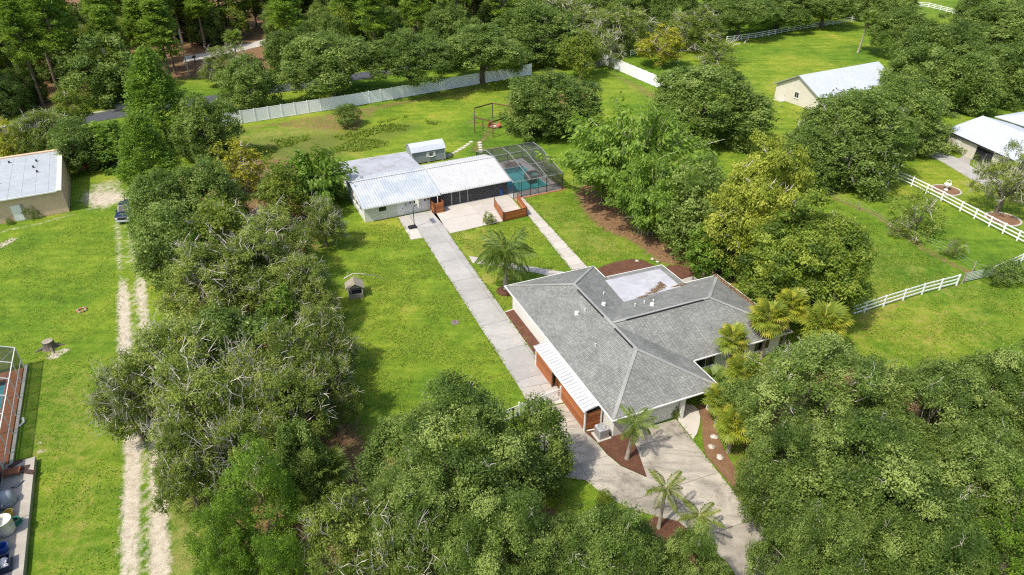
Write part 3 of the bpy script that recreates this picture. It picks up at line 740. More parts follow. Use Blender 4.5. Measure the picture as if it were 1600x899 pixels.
litter('leaf_litter', '', [(13.4, -7.1, 2.88, .35, .15, .04), (14.2, -6.8, 2.85, .25, .2, .05), (12.7, -7.45, 2.91, .35, .08, .03), (14.6, -6.4, 2.83, .13, .2, .04), (11.3, -7.75, 2.96, .4, .05, .02), (16.0, -7.25, 2.84, .4, .06, .02)], 1500, house, 3, .07)
litter('leaf_litter', '', [(20.9 - .25 * (k % 2), -7.5 - k * 1.0, EZ + .17 + .085 * (k % 2), .12, .55, .02) for k in range(7)], 1100, house, 4, .08)
# openings
gd = MB().bx(1.3, 6.2, -21.03, -21.005, 0.02, 2.15).build('garage_door', 'white', house)
for k in range(4):
    for j in range(4): piece('door_panel', gd, 1.42 + j * 1.21, 2.5 + j * 1.21, -21.055, -21.031, 0.1 + k * .53, 0.5 + k * .53, 'white')
piece('pillar', house, 6.7, 7.0, -21.5, -21.2, 0.05, 2.44, 'white')
piece('pillar', house, 9.55, 9.85, -21.5, -21.2, 0.05, 2.44, 'white')
dr = MB().bx(7.6, 8.55, -19.23, -19.203, 0.05, 2.1).build('front_door', 'browncard', house); piece('door_handle', dr, 8.38, 8.44, -19.28, -19.231, 0.95, 1.1, 'alu')
window_y(house, 11.2, 13.2, 0.9, 2.1, -17.25); window_y(house, 14.5, 16.5, 0.5, 2.2, -17.25); window_y(house, 17.7, 19.4, 0.9, 2.1, -17.25)
window_x(house, -16.0, -14.2, 0.9, 2.1, 20.7, 1); window_x(house, -11.0, -9.4, 0.9, 2.1, 20.7, 1)
window_y(house, 2.4, 4.2, 0.9, 2.1, -0.55, 1); window_y(house, 6.2, 7.6, 0.9, 2.1, -0.55, 1)
sd = MB().bx(9.652, 9.69, -6.6, -3.6, 0.05, 2.1).build('sliding_door', 'alu', house); piece('pane', sd, 9.691, 9.7, -6.5, -5.15, 0.15, 2.0, 'glass'); piece('pane', sd, 9.691, 9.7, -5.05, -3.7, 0.15, 2.0, 'glass')
wl2 = piece('wall_light', house, 0.40, 0.545, -4.2, -4.05, 1.9, 2.15, 'dark')

# side awning with orange board screens
aw = thing('awning', 'white ribbed metal awning over orange board screens along the house side', 'awning', hl(0, 0), HR)
MB().slab([(-1.32, -19.55, 2.22), (-0.16, -19.55, 2.46), (-0.16, -10.0, 2.46), (-1.32, -10.0, 2.22)], 0.05).build('awning_roof', 'metalroof_white', aw)
L_ = math.hypot(1.16, .24); rib_me = MB().bx(0, L_, -0.035, 0.035, 0.002, 0.06).mesh('awning_rib', 'metalroof_white')
for k in range(24):
    o = link('awning_rib', rib_me, aw, (-1.32, -19.5 + k * 0.41, 2.22)); o.rotation_euler = (0, -math.atan2(.24, 1.16), 0)
beam('awning_gutter', aw, (-1.38, -9.95, 2.17), (-1.38, -19.6, 2.17), 0.11, 0.12, 'white')
beam('awning_flashing', aw, (-0.2, -9.95, 2.5), (-0.2, -19.6, 2.5), 0.16, 0.05, 'white')
for x, y in ((-1.2, -10.1), (-1.2, -13.45), (-1.2, -14.75), (-1.2, -19.42), (0.3, -19.42)): piece('post', aw, x - .06, x + .06, y - .06, y + .06, 0, 2.14, 'white' if y < -19 or y > -10.5 else 'cedarpost')
boards(aw, (-1.2, -10.18), (-1.2, -13.38), 0.06, 1.95, 13); boards(aw, (-1.2, -14.83), (-1.2, -19.34), 0.06, 1.95, 13); boards(aw, (-1.12, -19.42), (0.22, -19.42), 0.06, 1.85, 13)
boards(aw, (-0.9, -13.5), (0.5, -13.5), 0.06, 1.95, 13)
beam('downspout', aw, (-1.05, -19.6, 0.1), (0.1, -19.9, 0.22), 0.08, 0.08, 'white')

# ------------------------------------------------------------------ rear building
rear = thing('rear_building', 'long low white building with corrugated metal roof and screened porch', 'building', (BO[0], BO[1], 0), BR)
FY, FZ, RY, RZB, BY, BZ = -0.62, 2.24, 5.1, 3.62, 8.3, 2.86
walls(rear, [(0, 0), (8.9, 0), (8.9, 8.2), (0, 8.2)][::1], 0, 2.2, 0.16, 'stucco')
MB().prism([(0.003, 0.1), (0.14, 0.1), (0.14, 8.1), (0.003, 8.1)], 2.2, 2.3).build('wall_plate', 'stucco', rear)
for x in (0.003, 20.2):
    MB().add([(x, -0.0, 2.2), (x, 8.2, 2.2), (x, 8.2, 2.78), (x, 5.1, 3.45), (x + .1, 0.0, 2.2), (x + .1, 8.2, 2.2), (x + .1, 8.2, 2.78), (x + .1, 5.1, 3.45)], [(0, 3, 2, 1), (4, 5, 6, 7), (0, 4, 7, 3), (3, 7, 6, 2), (2, 6, 5, 1), (1, 5, 4, 0)]).build('gable', 'stucco', rear)
rl = MB().slab([(-0.35, FY, FZ), (10.15, FY, FZ), (10.15, RY, RZB), (-0.35, RY, RZB)], 0.06).slab([(-0.35, RY, RZB), (10.15, RY, RZB), (10.15, BY, BZ), (-0.35, BY, BZ)], 0.06).build('roof', 'metalroof', rear)
rr = MB().slab([(10.2, FY + .1, FZ + .06), (20.6, FY + .1, FZ + .06), (20.6, RY, RZB + .05), (10.2, RY, RZB + .05)], 0.06).slab([(10.2, RY, RZB + .05), (20.6, RY, RZB + .05), (20.6, BY, BZ + .05), (10.2, BY, BZ + .05)], 0.06).build('roof', 'metalroof_white', rear)
ribs(rl, [-0.3 + k * 0.345 for k in range(31)], (FY, FZ), (RY, RZB), mat='metalroof'); ribs(rl, [-0.3 + k * 0.345 for k in range(31)], (RY, RZB), (BY, BZ), mat='metalroof')
ribs(rr, [10.25 + k * 0.345 for k in range(30)], (FY + .1, FZ + .06), (RY, RZB + .05), mat='metalroof_white'); ribs(rr, [10.25 + k * 0.345 for k in range(30)], (RY, RZB + .05), (BY, BZ + .05), mat='metalroof_white')
beam('ridge_cap', rl, (-0.4, RY, RZB + .05), (10.17, RY, RZB + .05), 0.34, 0.05, 'metalroof_white'); beam('ridge_cap', rr, (10.18, RY, RZB + .1), (20.65, RY, RZB + .1), 0.34, 0.05, 'metalroof_white')
beam('valley_flashing', rr, (10.17, FY, FZ + .12), (10.17, RY, RZB + .1), 0.1, 0.1, 'galv')
beam('fascia', rear, (-0.37, FY - .02, FZ - .08), (10.15, FY - .02, FZ - .08), 0.05, 0.14, 'white'); beam('fascia', rear, (10.2, FY + .08, FZ - .02), (20.62, FY + .08, FZ - .02), 0.05, 0.14, 'white')
window_y(rear, 1.9, 2.9, 1.15, 1.75, 0.0, mull=0)
d_ = MB().bx(4.3, 5.2, -0.05, -0.003, 0.05, 1.98).build('door', 'white', rear); piece('door_handle', d_, 5.02, 5.08, -0.09, -0.051, 0.9, 1.05, 'dark')
for x in (6.0, 6.6, 8.0): window_y(rear, x, x + 0.28, 1.45, 1.75, 0.0, mull=0, name='small_window')
piece('vent_grille', rear, 8.5, 8.78, -0.03, -0.003, 1.45, 1.7, 'red')
piece('meter_box', rear, 5.45, 5.7, -0.14, -0.003, 1.1, 1.5, 'galv')
for k in range(4): window_x(rear, 1.0 + 1.75 * k, 2.0 + 1.75 * k, 1.0, 1.8, 0.0, -1)
# screened porch
back = MB().bx(8.95, 20.1, 5.0, 5.15, 0, 2.9).build('porch_back_wall', 'grey_siding', rear)
piece('porch_floor', rear, 8.95, 20.1, 0.2, 5.0, -0.1, 0.07, 'conc_pad')
for x in (9.05, 11.9, 13.1, 14.25, 15.6, 17.8, 20.05): piece('porch_post', rear, x - .05, x + .05, 0.0, 0.1, 0.05, 2.2, 'alu' if x in (11.9, 13.1, 14.25) else 'bronze')
for x0, x1 in ((9.1, 11.85), (11.95, 13.05), (13.15, 14.2), (14.3, 15.55), (15.65, 17.75), (17.85, 20.0)): piece('porch_screen', rear, x0, x1, 0.04, 0.05, 0.1, 2.2, 'porchscreen')
piece('porch_header', rear, 9.0, 20.1, -0.02, 0.12, 2.2, 2.3, 'bronze')
for y0, y1 in ((0.15, 2.5), (2.55, 4.95)): piece('porch_screen', rear, 20.04, 20.05, y0, y1, 0.1, 2.2, 'porchscreen')
# flat roofed addition
flat = thing('flat_addition', 'grey flat roofed addition behind the corrugated metal roof', 'building', (BO[0], BO[1], 0), BR)
walls(flat, [(0.5, 8.4), (10.5, 8.4), (10.5, 15.2), (0.5, 15.2)], 0, 2.3, 0.15, 'stucco')
MB().slab([(0.25, 8.32, 2.62), (10.75, 8.32, 2.62), (10.75, 15.5, 2.42), (0.25, 15.5, 2.42)], 0.1).build('roof', 'oldmembrane', flat)
for a, b in (((0.2, 15.55, 2.38), (10.8, 15.55, 2.38)), ((0.2, 8.4, 2.58), (0.2, 15.5, 2.38))): beam('fascia', flat, a, b, 0.06, 0.16, 'white')
# shed
shed = thing('garden_shed', 'grey garden shed with pale barn roof and white shuttered window', 'shed', bl(11.7, 15.9), BR)
SW, SD, SH = 5.3, 2.7, 2.0
walls(shed, [(0, 0), (SW, 0), (SW, SD), (0, SD)], 0.15, SH, 0.08, 'grey_siding')
prof = [(-0.15, SH - 0.05), (0.45, SH + 0.62), (SD / 2, SH + 0.95), (SD - 0.45, SH + 0.62), (SD + 0.15, SH - 0.05)]
rm = MB()
for (ya, za), (yb, zb) in zip(prof[:-1], prof[1:]): rm.slab([(-0.12, ya, za), (SW + .12, ya, za), (SW + .12, yb, zb), (-0.12, yb, zb)], 0.06)
rm.build('roof', 'whiteroof', shed)
for x in (0.0, SW - 0.07):
    MB().add([(x, y, z - .07) for y, z in prof] + [(x + .07, y, z - .07) for y, z in prof], [(4, 3, 2, 1, 0), (5, 6, 7, 8, 9)] + [(i, i + 1, i + 6, i + 5) for i in range(4)] + [(4, 0, 5, 9)]).build('gable', 'grey_siding', shed)
window_y(shed, 2.75, 3.3, 1.0, 1.6, 0.0, mull=1)
for x in (2.3, 3.42): piece('shutter', shed, x, x + .33, -0.05, -0.003, 0.92, 1.68, 'white')
for x in (-0.02, SW - 0.06): piece('corner_trim', shed, x, x + .08, -0.025, 0.06, 0.15, SH, 'white')
for x in (0.4, 2.6, 4.9): piece('skid_block', shed, x - .2, x + .2, 0.0, SD, 0, 0.15, 'timber')
MB().add([(SW + .05, .5, .18), (SW + 1.0, .5, .0), (SW + 1.0, 1.9, .0), (SW + .05, 1.9, .18), (SW + .05, .5, .1), (SW + 1.0, .5, -.05), (SW + 1.0, 1.9, -.05), (SW + .05, 1.9, .1)], [(0, 1, 2, 3), (7, 6, 5, 4), (0, 4, 5, 1), (1, 5, 6, 2), (2, 6, 7, 3), (3, 7, 4, 0)]).build('ramp', 'timber', shed)

# ------------------------------------------------------------------ pool and cage
deck = structure(link('pool_deck', None, None, (BO[0], BO[1], 0), R_(BR)))
PX0, PX1, PY0, PY1 = 20.25, 28.0, -1.75, 11.2
px0, px1, py0, py1 = 21.4, 26.7, 0.0, 8.4
for a in ((PX0, px0, PY0, PY1), (px1, PX1, PY0, PY1), (px0, px1, PY0, py0), (px0, px1, py1, PY1)): piece('deck_slab', deck, a[0] + .003, a[1] - .003, a[2] + .003, a[3] - .003, -0.1, 0.08, 'conc')
for k in range(26): piece('edge_brick', deck, PX0 + k * .3 + .01, PX0 + k * .3 + .29, PY0 - .3, PY0 - .01, -0.05, 0.06, 'paver')
for k in range(12): piece('edge_brick', deck, PX1 + .01, PX1 + .3, PY0 - .3 + k * .3, PY0 + k * .3 - .02, -0.05, 0.06, 'paver')
pool = thing('swimming_pool', 'teal swimming pool with raised spa inside the screen cage', 'pool', bl(0, 0), BR)
bs = MB(); d0 = 0.07
bs.bx(px0, px1, py0, py1, -0.9, -0.8); bs.bx(px0, px0 + .1, py0, py1, -0.8, d0); bs.bx(px1 - .1, px1, py0, py1, -0.8, d0); bs.bx(px0 + .1, px1 - .1, py0, py0 + .1, -0.8, d0); bs.bx(px0 + .1, px1 - .1, py1 - .1, py1, -0.8, d0)
bs.build('basin', 'poolplaster', pool)
piece('pool_step', pool, px0 + .12, px0 + 1.4, py0 + .12, py0 + .9, -0.8, -0.25, 'poolplaster')
MB().face([(px0 + .1, py0 + .1, 0.0), (px1 - .1, py0 + .1, 0.0), (px1 - .1, py1 - .1, 0.0), (px0 + .1, py1 - .1, 0.0)]).build('water', 'water', pool)
spa = MB()
for a in ((25.4, 27.5, 3.4, 3.6), (25.4, 27.5, 5.2, 5.4), (25.4, 25.6, 3.6, 5.2), (27.3, 27.5, 3.6, 5.2)): spa.bx(*a, -0.7, 0.42)
so = spa.build('spa', 'darkstone', pool)
piece('spa_floor', so, 25.6, 27.3, 3.6, 5.2, -0.4, -0.3, 'poolplaster'); MB().face([(25.61, 3.61, .3), (27.29, 3.61, .3), (27.29, 5.19, .3), (25.61, 5.19, .3)]).build('spa_water', 'water', so)
rg = random.Random(4)
fall = thing('rock_waterfall', 'brown rock waterfall at the far end of the pool', 'rocks', bl(0, 0), BR)
for k in range(9): MB().rock((24.2 + .45 * (k % 5) + rg.uniform(-.1, .1), 8.5 + .5 * (k // 5), 0.1 + 0.3 * (k // 5)), rg.uniform(.3, .45), rg, 0.9).build('rock', 'darkstone', fall)
cage = thing('pool_cage', 'dark screen enclosure with bronze frame over the pool', 'screen enclosure', bl(0, 0), BR)
CP = [(-1.72, 0.08), (-1.72, 2.4), (5.0, 3.85), (7.6, 3.85), (11.15, 2.4), (11.15, 0.08)]
bays = [20.3, 22.85, 25.4, 27.95]
for x in bays:
    for (ya, za), (yb, zb) in zip(CP[:-1], CP[1:]):
        beam('frame_beam', cage, (x, ya, za), (x, yb, zb), 0.06, 0.11, 'alu' if za > 2 and zb > 2 else 'bronze')
for (y, z) in CP[1:5] + [(-1.72, 1.0), (11.15, 1.0), (1.6, 3.13)]:
    for a, b in zip(bays[:-1], bays[1:]): beam('purlin', cage, (a + .03, y, z), (b - .03, y, z), 0.06, 0.08, 'alu' if z > 2.3 and y < 6 else 'bronze')
for x in (21.1, 21.5, 24.1): piece('frame_post', cage, x - .03, x + .03, -1.75, -1.69, 0.08, 2.4, 'bronze')
for (ya, za), (yb, zb) in zip(CP[:-1], CP[1:]):
    for a, b in zip(bays[:-1], bays[1:]): MB().face([(a, ya, za), (b, ya, za), (b, yb, zb), (a, yb, zb)]).build('screen_panel', 'screen', cage)
xe = 27.95
for y in (1.6, 5.0, 7.6): beam('end_post', cage, (xe, y, .08), (xe, y, 3.1 if y < 3 else 3.85), 0.05, 0.06, 'alu' if y < 6 else 'bronze')
for p, q in (((xe, -1.7, 2.4), (xe, 11.1, 2.4)), ((xe, -1.7, 1.0), (xe, 11.1, 1.0)), ((xe, 5.0, 3.8), (xe, 1.6, 2.4)), ((xe, 5.0, 3.8), (xe, 7.6, 2.4)), ((xe, 1.6, 2.35), (xe, 5.0, 1.0))): beam('brace', cage, p, q, 0.05, 0.06, 'alu')
MB().face([(xe, -1.72, .08), (xe, 11.15, .08), (xe, 11.15, 2.4), (xe, 7.6, 3.85), (xe, 5.0, 3.85), (xe, -1.72, 2.4)]).build('screen_panel', 'screen', cage)
MB().face([(20.3, 5.2, .08), (20.3, 11.15, .08), (20.3, 11.15, 2.4), (20.3, 7.6, 3.85), (20.3, 5.2, 3.85)]).build('screen_panel', 'screen', cage)

# ------------------------------------------------------------------ barn on the far side of the track
NC = (-58.58, 82.97)
barn = thing('barn', 'tan stucco barn with pale grey low sloped roof beside the sandy track', 'barn', NC, 27.8)
BW, BDp = 26.0, 14.5
def sw(name, pts2, za, zb, mat, par):   # wall whose two ends have different heights
    (ax, ay), (bx_, by), (cx, cy_), (dx, dy) = pts2
    MB().add([(ax, ay, 0), (bx_, by, 0), (cx, cy_, 0), (dx, dy, 0), (ax, ay, za), (bx_, by, zb), (cx, cy_, zb), (dx, dy, za)], [(3, 2, 1, 0), (4, 5, 6, 7), (0, 1, 5, 4), (1, 2, 6, 5), (2, 3, 7, 6), (3, 0, 4, 7)]).build(name, mat, par)
sw('wall', [(-BW, 0), (0, 0), (0, 0.25), (-BW, 0.25)], 3.15, 3.15, 'tan', barn)
sw('wall', [(-BW, BDp - .25), (0, BDp - .25), (0, BDp), (-BW, BDp)], 3.78, 3.78, 'tan', barn)
sw('wall', [(-0.25, 0.25), (0, 0.25), (0, BDp - .25), (-.25, BDp - .25)], 3.16, 3.16, 'tan', barn)
MB().add([(-.25, .25, 3.16), (0, .25, 3.16), (0, BDp - .25, 3.16), (-.25, BDp - .25, 3.16), (0, BDp - .25, 3.78), (-.25, BDp - .25, 3.78)], [(0, 1, 4, 5), (1, 2, 4), (0, 5, 3), (2, 3, 5, 4), (0, 3, 2, 1)]).build('gable', 'tan', barn)
MB().slab([(-BW, -0.35, 3.24), (-0.55, -0.35, 3.24), (-0.55, BDp - .6, 3.86), (-BW, BDp - .6, 3.86)], 0.1).build('roof', 'barnroof', barn)
seam_me = MB().bx(-0.02, 0.02, 0, 14.2, 0.001, 0.02).mesh('roof_seam', 'barnroof')
for k in range(16): o = link('roof_seam', seam_me, barn, (-1.5 - k * 1.5, -0.35, 3.24)); o.rotation_euler = (math.atan2(.62, 14.25), 0, 0)
beam('rake_trim', barn, (-0.27, -0.4, 3.25), (-0.27, BDp, 3.88), 0.56, 0.12, 'cream'); beam('eave_trim', barn, (-BW, -0.4, 3.2), (-0.55, -0.4, 3.2), 0.1, 0.16, 'white'); beam('back_trim', barn, (-BW, BDp - .3, 3.92), (0, BDp - .3, 3.92), 0.6, 0.16, 'tan')
bd = MB().bx(-6.1, -5.05, -0.05, -0.003, 0.0, 2.1).build('door', 'white', barn); piece('door_jamb', bd, -5.04, -4.75, -0.06, -0.003, 0.0, 2.15, 'timber'); piece('door_handle', bd, -5.2, -5.14, -0.09, -0.051, .95, 1.1, 'dark')
for x, y in ((-3.1, 11.0), (-3.4, 8.9), (-2.9, 7.0), (-7.3, 5.0), (-6.4, 12.0)): link('roof_vent', MB().lathe([(0.12, 0), (0.12, .2), (0.16, .24)], n=8).mesh('roof_vent', 'dark'), barn, (x, y, 3.3 + .043 * y))

# ------------------------------------------------------------------ neighbours' garage and house
ga = thing('garage', 'cream garage with white metal gable roof on the open grass', 'garage', (55.96, 125.04), 28.0)
GW, GL = 10.2, 21.0
walls(ga, [(0, 0), (GL, 0), (GL, GW), (0, GW)], 0, 2.7, 0.2, 'cream')
for x in (0.0, GL - .2): MB().add([(x, 0, 2.7), (x, GW, 2.7), (x, GW / 2, 5.3), (x + .2, 0, 2.7), (x + .2, GW, 2.7), (x + .2, GW / 2, 5.3)], [(0, 2, 1), (3, 4, 5), (0, 3, 5, 2), (2, 5, 4, 1), (1, 4, 3, 0)]).build('gable', 'cream', ga)
gr = MB().slab([(-.45, -.5, 2.62), (GL + .45, -.5, 2.62), (GL + .45, GW / 2, 5.5), (-.45, GW / 2, 5.5)], 0.12).slab([(-.45, GW / 2, 5.5), (GL + .45, GW / 2, 5.5), (GL + .45, GW + .5, 2.62), (-.45, GW + .5, 2.62)], 0.12).build('roof', 'whiteroof', ga)
ribs(gr, [-.2 + k * 1.0 for k in range(22)], (-.5, 2.62), (GW / 2, 5.5), w=.04, h=.035, mat='whiteroof')
for p, q in (((-.47, -.5, 2.55), (-.47, GW / 2, 5.43)), ((-.47, GW / 2, 5.43), (-.47, GW + .5, 2.55)), ((-.45, -.55, 2.55), (GL + .45, -.55, 2.55))): beam('fascia', ga, p, q, 0.06, 0.18, 'alu')
window_x(ga, 4.6, 5.5, 1.3, 2.3, 0.0, -1)
gd2 = MB().bx(-.05, -.003, 7.6, 8.6, 0.05, 2.1).build('door', 'cream', ga); piece('door_handle', gd2, -.09, -.051, 7.7, 7.76, .95, 1.1, 'dark')
piece('step', ga, -1.2, -.003, 7.3, 9.3, -.05, .1, 'conc_new')
pot = thing('flower_pot', 'red clay pot beside the cream garage door', 'pot', (52.79, 135.46)); MB().lathe([(0.25, 0), (0.36, .5), (0.4, .5), (0.4, .6)], n=12).build('pot', 'red', pot); MB().rock((0, 0, .45), .3, rg, .6).build('plant', 'red', pot)

n2 = thing('neighbour_house', 'cream bungalow with white metal roof behind clipped shrubs', 'house', (70.1, 107.4), -78.0)
walls(n2, [(0, 0), (26, 0), (26, 12), (0, 12)], 0, 2.6, 0.2, 'cream')
for x in (0.0, 25.8): MB().add([(x, 0, 2.6), (x, 12, 2.6), (x, 6, 4.2), (x + .2, 0, 2.6), (x + .2, 12, 2.6), (x + .2, 6, 4.2)], [(0, 2, 1), (3, 4, 5), (0, 3, 5, 2), (2, 5, 4, 1), (1, 4, 3, 0)]).build('gable', 'cream', n2)
n2r = MB().slab([(-.5, -.35, 2.65), (26.5, -.35, 2.65), (26.5, 6, 4.45), (-.5, 6, 4.45)], 0.12).slab([(-.5, 6, 4.45), (26.5, 6, 4.45), (26.5, 12.7, 2.55), (-.5, 12.7, 2.55)], 0.12).build('roof', 'whiteroof', n2)
ribs(n2r, [-.3 + k * 1.0 for k in range(27)], (-.35, 2.65), (6, 4.45), w=.04, h=.035, mat='whiteroof')
beam('fascia', n2, (-.5, -.39, 2.58), (26.5, -.39, 2.58), 0.06, 0.18, 'dark')
window_y(n2, 6.3, 9.3, 0.4, 2.2, 0.0, mull=2, frame='bronze'); window_y(n2, 11.2, 12.8, 0.9, 2.2, 0.0, frame='bronze'); window_y(n2, 16, 18, 0.9, 2.2, 0.0, frame='bronze')
nd = MB().bx(2.0, 3.0, -.05, -.003, 0.05, 2.1).build('front_door', 'white', n2); piece('door_handle', nd, 2.85, 2.91, -.09, -.051, .95, 1.1, 'alu')
n3 = thing('neighbour_outbuilding', 'white hip roofed outbuilding behind the cream bungalow', 'building', (82.5, 114.5), -68.0)
walls(n3, [(0, 0), (14, 0), (14, 9), (0, 9)], 0, 2.5, 0.2, 'cream')
MB().slab([(-.5, -.5, 2.5), (14.5, -.5, 2.5), (9.5, 4.5, 4.0), (4.5, 4.5, 4.0)], .12).slab([(-.5, 9.5, 2.5), (-.5, -.5, 2.5), (4.5, 4.5, 4.0)], .12).slab([(14.5, -.5, 2.5), (14.5, 9.5, 2.5), (9.5, 4.5, 4.0)], .12).slab([(14.5, 9.5, 2.5), (-.5, 9.5, 2.5), (4.5, 4.5, 4.0), (9.5, 4.5, 4.0)], .12).build('roof', 'whiteroof', n3)
window_y(n3, 4, 5.4, 1.0, 2.0, 0.0)

# ------------------------------------------------------------------ neighbour's cage and house at the near left
nb = thing('neighbour_pool_cage', 'white framed screen enclosure over a brick deck and small pool', 'screen enclosure', (-44.91, 50.06), -63.5)
CL, CWd, CH = 14.6, 9.0, 2.3
nbp = [(0, 0.1), (0, CH), (-1.4, 3.0), (-7.6, 3.0), (-CWd, CH), (-CWd, .1)]
nbx = [0.0, 2.43, 4.87, 7.3, 9.73, 12.17, CL]
for x in nbx:
    for (ya, za), (yb, zb) in zip(nbp[:-1], nbp[1:]): beam('frame_beam', nb, (x, ya, za), (x, yb, zb), 0.07, 0.09, 'white')
for y, z in nbp[1:5] + [(0, .9)]:
    for a, b in zip(nbx[:-1], nbx[1:]): beam('purlin', nb, (a + .04, y, z), (b - .04, y, z), .06, .07, 'white')
for (ya, za), (yb, zb) in zip(nbp[:-1], nbp[1:]): MB().face([(0, ya, za), (CL, ya, za), (CL, yb, zb), (0, yb, zb)]).build('screen_panel', 'screen', nb)
MB().face([(0, 0, .1), (0, 0, CH), (0, -1.4, 3.0), (0, -7.6, 3), (0, -CWd, CH), (0, -CWd, .1)]).build('screen_panel', 'screen', nb)
for y in (-3.0, -6.0): beam('end_post', nb, (0, y, .1), (0, y, 3.0), .06, .06, 'white')
beam('brace', nb, (0, -.02, CH), (0, -3.0, .1), .05, .05, 'white')
nbd = structure(link('neighbour_deck', None, None, nb.location, nb.rotation_euler[2]))
for k in range(12):
    for j in range(7):
        if 1 <= k <= 8 and 1 <= j <= 4: continue
        piece('paver', nbd, .05 + k * 1.21, 1.24 + k * 1.21, -1.3 - j * 1.25 + .02, -.05 - j * 1.25 - .02, -.1, .06, 'paver')
piece('deck_curb', nbd, -.25, CL, .06, .3, -.1, .14, 'stone')
npool = thing('neighbour_pool', 'small teal pool inside the white framed enclosure', 'pool', nb.location, -63.5)
piece('basin', npool, 1.24, 10.9, -6.3, -1.4, -.9, -.5, 'poolplaster'); MB().face([(1.25, -6.3, -.02), (10.9, -6.3, -.02), (10.9, -1.38, -.02), (1.25, -1.38, -.02)]).build('water', 'water', npool)
nh = thing('neighbour_cottage', 'blue grey walled cottage with dusty roof at the left edge', 'house', (-38.46, 37.55), -63.0)
walls(nh, [(0, -9), (14, -9), (14, -0.6), (0, -0.6)], 0, 2.4, .2, 'greyplastic')
MB().slab([(-.6, -9.5, 3.6), (14.5, -9.5, 3.6), (14.5, -.3, 2.45), (-.6, -.3, 2.45)], .12).build('roof', 'hipcap', nh)
beam('gutter', nh, (-.6, -.25, 2.4), (14.5, -.25, 2.4), .1, .12, 'white')
window_y(nh, 3, 4.2, 1.0, 2.0, -0.6, 1); window_y(nh, 8, 9.2, 1.0, 2.0, -0.6, 1)
pad = structure(link('concrete_pad', None, None, (-37.02, 38.55), R_(-63.0)))
for k, (a, b) in enumerate(((0, 6.3), (6.34, 12.0), (12.04, 17))): piece('slab', pad, a, b, -2.1 - .12 * k, -.0, -.1, .45, 'conc_pad')

# ------------------------------------------------------------------ fences
def path_points(pts, step):
    out = []; L = 0
    for a, b in zip(pts[:-1], pts[1:]):
        d = math.dist(a, b); n = max(1, round(d / step))
        out += [(a[0] + (b[0] - a[0]) * k / n, a[1] + (b[1] - a[1]) * k / n) for k in range(n)]
    return out + [pts[-1]]
def rail_fence(name, label, pts, h=1.35, rails=3, step=2.4, mat='vinyl', group='white rail fences', pw=0.14, rh=0.15):
    o = thing(name, label, 'fence', (pts[0][0], pts[0][1], 0), 0, group)
    P0 = path_points(pts, step); ox, oy = pts[0]
    pm_ = MB().bx(-pw / 2, pw / 2, -pw / 2, pw / 2, -.1, h).add([(-pw * .6, -pw * .6, h), (pw * .6, -pw * .6, h), (pw * .6, pw * .6, h), (-pw * .6, pw * .6, h), (0, 0, h + .1)], [(3, 2, 1, 0), (0, 1, 4), (1, 2, 4), (2, 3, 4), (3, 0, 4)]).mesh('post', mat)
    for i, (x, y) in enumerate(P0):
        link('post', pm_, o, (x - ox, y - oy, 0), math.atan2(P0[min(i + 1, len(P0) - 1)][1] - P0[max(i - 1, 0)][1], P0[min(i + 1, len(P0) - 1)][0] - P0[max(i - 1, 0)][0]))
    for (x0, y0), (x1, y1) in zip(P0[:-1], P0[1:]):
        d = math.dist((x0, y0), (x1, y1)); ux, uy = (x1 - x0) / d * pw / 2, (y1 - y0) / d * pw / 2
        for k in range(rails):
            z = h * (k + 0.75) / (rails - .1)
            beam('rail', o, (x0 + ux - ox, y0 + uy - oy, z), (x1 - ux - ox, y1 - uy - oy, z), 0.045, rh, mat)
    return o
rail_fence('rail_fence', 'white rail fence running from the cypress to the metal gate', [(33.73, 57.93), (38.84, 60.29), (44.05, 62.65), (48.76, 64.48)])
rail_fence('rail_fence', 'white rail fence between the metal gate and the trimmed hedge', [(53.67, 66.38), (56.55, 67.94), (60.86, 70.45)])
rail_fence('rail_fence', 'white rail fence along the bungalow lawn past the planter', [(55.49, 94.58), (57.00, 91.34), (58.59, 86.37), (59.45, 83.17), (60.65, 78.69), (62.44, 72.94)])
rail_fence('rail_fence', 'far white rail fence under the trees behind the garage', [(54.23, 181.17), (62.81, 185.50), (77.93, 195.55), (98.58, 207.50)], step=2.6)
rail_fence('rail_fence', 'distant white rail fence beside the farthest meadow', [(125.45, 230.22), (129.17, 228.07), (132.03, 215.89)], step=2.6)
rail_fence('rail_fence', 'short white rail fence behind the yellow tree', [(27.85, 166.70), (35.76, 173.01), (40.97, 175.66)], step=2.6)
rail_fence('rail_fence', 'short white fence stub beside the oak near the garage', [(49.11, 115.23), (51.72, 117.56)], step=2.0)
